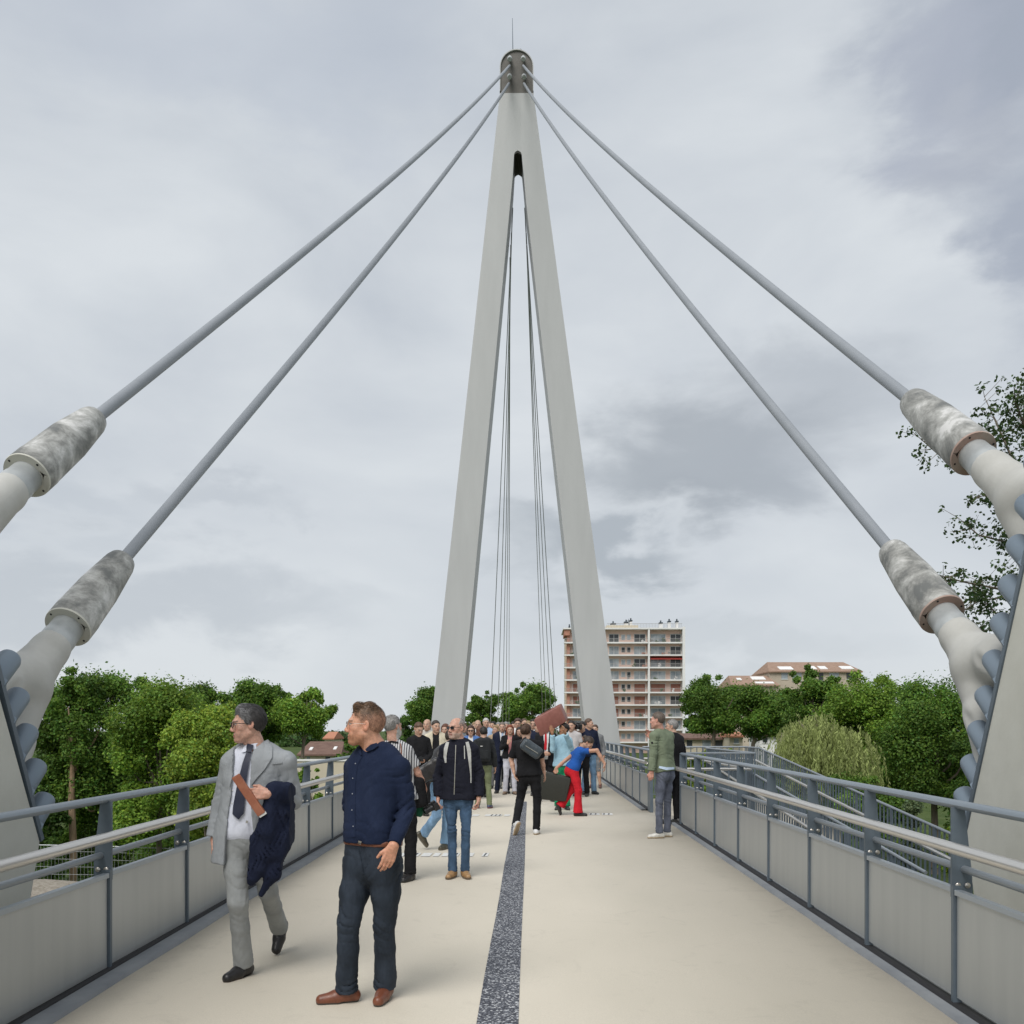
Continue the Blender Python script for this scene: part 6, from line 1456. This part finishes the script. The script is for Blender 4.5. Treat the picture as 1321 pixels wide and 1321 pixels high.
# ---- woman in red trousers
Y = 17.0
J = px_pose(Y, .96, (.93, -.30, 0), (.70, -.20, -.72), (759, 958.5, -.12), (751, 966, -.02), (737.5, 992, 0), [(744.5, 969, .12), (752, 969.5, -.17)], [(729.5, 981, .18), (770, 968, -.22)], [(718, 990.5, .05), (780, 985, -.24)],
            [(736, 994, .09), (740, 994, -.08)], [(736.5, 1020, .08), (746, 1020, -.10)], [(723, 1039, .10), (745.5, 1046, -.06)], [(.35, .0, -.93), (1, -.05, 0)], flat=(0, 1), da=W3(-.3, 0, -1), ca=1.0, db=W3(.05, -.05, -1), nb=W3(-1, 0, .1), thb=W3(-.3, -1, 0), cb=.35)
r_, J = person('red', 'woman in wide red trousers and a blue tee shirt bending forward, one arm flung out', J, hair=('bun', (.06, .042, .032)), h=.012, hh=.007, fem=True, sk=(.50, .30, .21),
    top=dict(m=cloth((.012, .075, .30)), infl=.010, hem=.0, sleeve=.45, name='tee_shirt', flare=.008), legs=dict(m=cloth((.48, .012, .022)), w=1.12, hemw=.098, rump=.004), shoes=((.02, .02, .022), (.03, .025, .02), 'shoe'), bulk=.95)
def suitcase(label, pts, dep, m, extra=None, name='suitcase', edge=None):
    """four front corners (points), thickness vector"""
    pts = [np.array(p, float) for p in pts]; d = np.array(dep, float); c = sum(pts) / 4; o = empty(name, c, label, 'suitcase')
    MB().prism(pts, [p + d for p in pts]).obj('shell', m, o, bevel=.035, smooth=True)
    u, v = nrm(pts[1] - pts[0]), nrm(pts[3] - pts[0]); e = MB()
    e2 = MB()
    for t in (.36, .64): e2.tube([pts[0] * (1 - s_) + pts[1] * s_ + d * t - v * .004 for s_ in (.06, .94)], .006, 6)
    e2.obj('seam', m, o)
    h0 = (pts[0] + pts[1]) / 2 + d * .5 - v * .0; w = .07
    MB().tube([h0 - u * w, h0 - u * w * .9 - v * .035, h0 + u * w * .9 - v * .035, h0 + u * w], .009, 8).obj('handle', LEAB, o, smooth=True)
    for t in (.22, .78): MB().obox(pts[0] * (1 - t) + pts[1] * t + d * .5 - v * .003, [u, nrm(d), v], (.02, .02, .006)).obj('latch', INOXB, o, bevel=.002)
    return o
suitcase('dark olive suitcase hanging from the hand of the woman in red trousers', [P(697.5, 995, 17.05), P(737, 1003.5, 16.9), P(729.5, 1034.5, 16.95), P(697, 1031.5, 17.1)], (.03, .20, .0), mat('olive_black_shell', (.020, .021, .016), .55, noise=40, bump=(160, .3, .003)))
# ---- brown suitcase over the light blue shirt
Yb = 18.3
suitcase('large reddish brown suitcase carried on the head of the person in the light blue shirt', [P(688, 929, Yb - .2), P(722, 910.5, Yb - .05), P(731, 931, Yb - .0), P(697, 951, Yb - .15)], (.05, .30, .07), mat('reddish_brown_shell', (.235, .085, .065), .5, noise=12, col2=(.29, .115, .09), bump=(120, .25, .003)))
J = px_pose(Yb, .97, (-.45, -.85, 0), (-.6, -.6, .1), (727, 941, .08), (726, 952, .02), (726.5, 987, 0), [(715.5, 956, 0), (734, 956, .05)], [(713, 968, -.20), (737, 965, -.05)], [(712.5, 946, -.28), (729, 945, -.28)],
            [(721, 990, 0), (731, 990, 0)], [(720, 1016, 0), (731, 1016, 0)], [(720, 1036, 0), (731, 1036, 0)], [(-.3, -.95, 0), (.2, -.95, 0)], da=W3(-.25, -.1, 1), na=W3(.2, .9, 0), tha=W3(1, 0, 0), ca=.15, db=W3(-.2, -.1, 1))
r_, J = person('blue', 'person in a light blue shirt and green trousers holding a brown suitcase overhead', J, hair=('curly', (.02, .016, .014)), sk=(.34, .18, .10), h=.013, hh=.008, top=dict(m=cloth((.30, .47, .56)), infl=.020, hem=-.04, sleeve=1.9, name='shirt'), legs=dict(m=cloth((.01, .22, .10)), w=1.1, hemw=.08))
# ---- man in the green jacket
Y = 13.6
J = px_pose(Y, .99, (-.80, .60, 0), (-.93, .35, -.02), (848, 929, -.02), (852, 945, .02), (858, 996, 0), [(844, 949.5, -.16), (864, 950, .14)], [(842.5, 973, -.18), (858, 972, .3)], [(840.5, 995, -.20), (840, 953, .20)],
            [(853, 1000, -.07), (861, 1000, .07)], [(850.5, 1034, -.08), (861, 1034, .08)], [(850.5, 1067, -.06), (861, 1067, .10)], [(-.98, -.15, 0), (-.9, .3, 0)], da=W3(-.1, 0, -1), na=W3(.9, .2, 0), tha=W3(-1, .2, 0), ca=.5, db=W3(-.3, 0, 1))
r_, J = person('greenj', 'man in a sage green jacket and grey jeans standing at the right railing', J, hair=('short', (.13, .10, .08)), sk=(.58, .32, .25), h=.0105, hh=.006, top=dict(m=cloth((.155, .185, .125)), infl=.024, hem=.02, name='jacket', wr=.005, fold=.009), legs=dict(m=DENIM_G, w=.90, hemw=.056, rump=.011), shoes=((.55, .54, .50), (.42, .34, .24), 'sneaker'), bulk=1.02)
tj = bvh(J['_top']); ribbon('shirt_hem', [(850, 989.5, 1.4), (860, 991.5, 1.8), (870, 991, 1.4)], cloth((.45, .55, .68)), r_, [tj, bvh(J['_legs'])], off=.008, dens=2, nx=3)
ribbon('sleeve_patch', [(841, 957, 1.2), (841.4, 959.6, 1.2)], BLACKC, r_, [tj], off=.006, dens=1.5, nx=3)
J = stand(P(868, 0, 15.6)[0], 15.6, 1.78, (-.6, .8), hf=(-.95, .2, 0), seed=4)
person('greenj2', 'grey haired man in a black top partly hidden behind the green jacket', J, hair=('short', (.25, .24, .23)), h=.014, hh=.008, top=dict(m=BLACKC, infl=.022, name='jacket'), legs=dict(m=BLACKC), glasses=dict(m=DARKF, r=.002))
# ---------------------------------------------------------------- the crowd in front of the pylon
SUIT_N = cloth((.008, .012, .030)); SUIT_B = cloth((.009, .009, .011)); WHT = cloth((.60, .60, .60)); LBL = cloth((.32, .42, .58)); BLUJ = cloth((.07, .15, .36)); RED_ = cloth((.45, .02, .03)); TAN = cloth((.36, .27, .18)); GRYC = cloth((.16, .165, .17)); PNK = cloth((.5, .22, .22))
DB, MBR, RB, GR, BL, WH = (.02, .015, .012), (.07, .038, .022), (.20, .05, .02), (.25, .24, .23), (.28, .19, .10), (.5, .49, .47)
def cp(key, label, px, Y, H, top, legs, hair, face=(0, -1), arms='hang', hf=None, seed=0, fem=False, **kw):
    J = stand((px - VX) / FPX * Y, Y, H, face, arms, hf=hf, seed=seed)
    return person(key, label, J, group='people standing in the crowd before the pylon', hair=hair, h=.019, hh=.010, fem=fem, top=top, legs=dict(m=legs, w=1.05, hemw=.066), **kw)
cp('c1', 'woman in sunglasses and a bright blue jacket, dark bobbed hair', 607.5, 21.0, 1.70, dict(m=BLUJ, under=WHT, infl=.024, hem=-.1, name='jacket', open=[(-.5, -.06, .06), (1.2, -.05, .05)]), DENIM_B, ('bob', (.05, .022, .015)), fem=True, glasses=dict(m=DARKF, r=.003, lens=DLENS), seed=11)
cp('c2', 'woman with long brown hair seen from behind left of the black backpack', 619.5, 21.6, 1.70, dict(m=GRYC, infl=.02, name='jacket'), BLACKC, ('long', (.13, .055, .03)), face=(-.3, 1), fem=True, seed=12)
cp('c3', 'pink faced man with thin grey hair in a white shirt behind the sunglasses woman', 616.5, 24.5, 1.86, dict(m=WHT, infl=.014, name='shirt'), GRYC, ('fringe', GR), seed=13)
cp('c4', 'tall white haired man directly above the black backpack', 627, 26, 1.93, dict(m=LBL, infl=.014, name='shirt'), SUIT_N, ('short', WH), seed=14, hf=(.2, -1, -.1))
cp('c5', 'distant man with dark hair right of the white haired man', 636, 28.5, 1.86, dict(m=SUIT_B, infl=.02, name='jacket'), SUIT_B, ('short', DB), seed=15, hf=(-.5, -1, 0))
cp('c6', 'woman with light brown hair beside the navy suited man, her face turned left', 639.5, 24.8, 1.72, dict(m=TAN, infl=.015, name='cardigan'), GRYC, ('bob', BL), fem=True, seed=16, hf=(-.5, -1, 0))
r_, J = cp('c7', 'man in a navy suit with a pale blue tie facing the camera', 648, 23.0, 1.79, dict(m=SUIT_N, under=WHT, infl=.028, hem=-.32, name='suit_jacket', open=[(-.5, -.05, .05), (.5, -.035, .035), (1.1, -.07, .07)]), SUIT_N, ('short', (.16, .13, .11)), seed=17)
ribbon('tie', [(648, 944.5, .9), (648, 955, 1.3), (648, 967, 1.5), (648, 969, .3)], LBL, r_, [bvh(J['_under']), bvh(J['_top'])], off=.012, dens=1.5, nx=3)
cp('c8', 'red haired woman in a black cardigan and white trousers, hand on her chest', 658, 22.6, 1.72, dict(m=BLACKC, under=PNK, infl=.018, hem=-.06, name='cardigan', open=[(-.5, -.04, .04), (.5, -.03, .03), (1.2, -.06, .06)]), cloth((.52, .52, .58)), ('long', RB), arms='one', fem=True, seed=18, shoes=((.25, .17, .11), (.1, .07, .05), 'shoe'))
cp('c9', 'curly haired man in glasses and a white shirt behind the red haired woman', 668, 25, 1.90, dict(m=WHT, infl=.014, name='shirt'), GRYC, ('curly', (.07, .04, .028)), glasses=dict(m=DARKF, r=.002), seed=19)
cp('c10', 'dark haired woman half hidden between the curly haired man and the red haired woman', 662.5, 27.5, 1.84, dict(m=GRYC, infl=.015, name='jacket'), SUIT_B, ('bob', DB), fem=True, seed=20)
cp('c11', 'brown haired man behind the head of the man in black, right of the curls', 676.5, 27.5, 1.94, dict(m=GRYC, infl=.015, name='jacket'), SUIT_B, ('short', MBR), seed=21, hf=(.3, -1, 0))
cp('c12', 'fair haired man right behind the head of the man in black', 681.5, 24.5, 1.84, dict(m=SUIT_N, infl=.02, name='jacket'), SUIT_N, ('short', BL), seed=22)
cp('c13', 'dark haired man in a navy suit left of the brown suitcase', 687.5, 26, 1.90, dict(m=SUIT_N, under=WHT, infl=.026, hem=-.3, name='suit_jacket', open=[(-.5, -.04, .04), (1.1, -.05, .05)]), SUIT_N, ('short', DB), seed=23)
cp('c14', 'man in a dark suit under the left corner of the brown suitcase', 694, 22.2, 1.78, dict(m=SUIT_N, infl=.024, hem=-.28, name='suit_jacket'), SUIT_N, ('short', MBR), seed=24, hf=(.4, -1, 0))
r_, J = cp('c15', 'man in a black suit with a red tie, his head behind the brown suitcase', 704.5, 20.4, 1.80, dict(m=SUIT_B, under=WHT, infl=.028, hem=-.32, name='suit_jacket', open=[(-.5, -.05, .05), (.4, -.035, .035), (1.1, -.07, .07)]), SUIT_B, ('short', GR), arms='front', seed=25)
ribbon('tie', [(704, 944, 1.0), (704, 956, 1.5), (703.5, 966, 1.7), (703.5, 968, .3)], RED_, r_, [bvh(J['_under']), bvh(J['_top'])], off=.012, dens=1.5, nx=3)
cp('c16', 'bearded dark haired man in a pale tee shirt left of the film camera', 737.5, 21.5, 1.82, dict(m=cloth((.42, .40, .40)), infl=.012, sleeve=.6, name='tee_shirt'), DENIM_G, ('short', DB), face=(-.3, -1), seed=26)
r_, J = cp('c17', 'camera operator in a navy tee shirt with a film camera raised to his eye', 751.5, 22, 1.80, dict(m=NAVYC, infl=.012, sleeve=.6, name='tee_shirt'), BLACKC, ('short', DB), face=(-.5, -1), arms='high', seed=27)
camera_thing('black film camera raised by the operator in the navy tee shirt', J['head'] + V3(-.11, -.20, .00), V3(-.35, -1, -.05), 1.5)
cp('c18', 'man in a navy polo shirt and blue jeans looking right beside the pylon leg', 759.5, 22.6, 1.88, dict(m=NAVYC, infl=.016, name='polo_shirt'), DENIM_L, ('short', (.10, .06, .04)), face=(.3, -1), hf=(.9, -.4, 0), seed=28)
J = stand((768 - VX) / FPX * 25, 25, 1.74, (-.3, -1), seed=29)
person('c19', 'person in shorts and brown shoes by the far right railing', J, group='people standing in the crowd before the pylon', hair=('short', MBR), h=.019, hh=.010, top=dict(m=GRYC, infl=.014, name='shirt'), legs=dict(m=GRYC, len=1, name='shorts'), shoes=((.12, .05, .04), (.05, .04, .03), 'shoe'))
cp('c20', 'pale bald man behind the two young men at the left', 551, 20.5, 1.84, dict(m=cloth((.45, .42, .38)), infl=.014, name='shirt'), GRYC, ('fringe', (.3, .2, .12)), seed=30, hf=(-.2, -1, 0))
cp('c21', 'smiling woman with long brown hair and a white top left of the sunglasses man', 575, 19, 1.72, dict(m=WHT, infl=.012, name='blouse'), GRYC, ('long', (.12, .05, .03)), fem=True, seed=31, face=(-.2, -1))
cp('c22', 'man in a grey jacket just right of the head of the man in sunglasses', 599, 24, 1.78, dict(m=GRYC, infl=.02, name='jacket'), SUIT_B, ('short', MBR), seed=32)
cp('c23', 'distant fair haired woman between the sunglasses woman and the long brown hair', 612.5, 27, 1.82, dict(m=PNK, infl=.012, name='blouse'), GRYC, ('bob', BL), fem=True, seed=33)
cp('c24', 'distant man in a blue shirt behind the light brown haired woman', 643, 29, 1.84, dict(m=LBL, infl=.014, name='shirt'), SUIT_N, ('short', GR), seed=34)
cp('c25', 'distant grey haired man in a dark jacket between the suit and the red hair', 653, 28, 1.84, dict(m=SUIT_B, infl=.02, name='jacket'), SUIT_B, ('short', GR), seed=35)
cp('c26', 'man in a dark jacket standing behind the bearded man in the pale tee shirt', 741, 25, 1.80, dict(m=SUIT_N, infl=.02, name='jacket'), SUIT_B, ('short', MBR), seed=36)
cp('c27', 'far off man with dark hair between the white haired man and the navy suit', 632, 31, 1.88, dict(m=GRYC, infl=.02, name='jacket'), SUIT_B, ('short', MBR), seed=37)
cp('c28', 'young woman with dark hair in a black top right of the navy suited man', 670, 22.8, 1.66, dict(m=BLACKC, infl=.014, name='top'), SUIT_B, ('bob', DB), fem=True, seed=38)
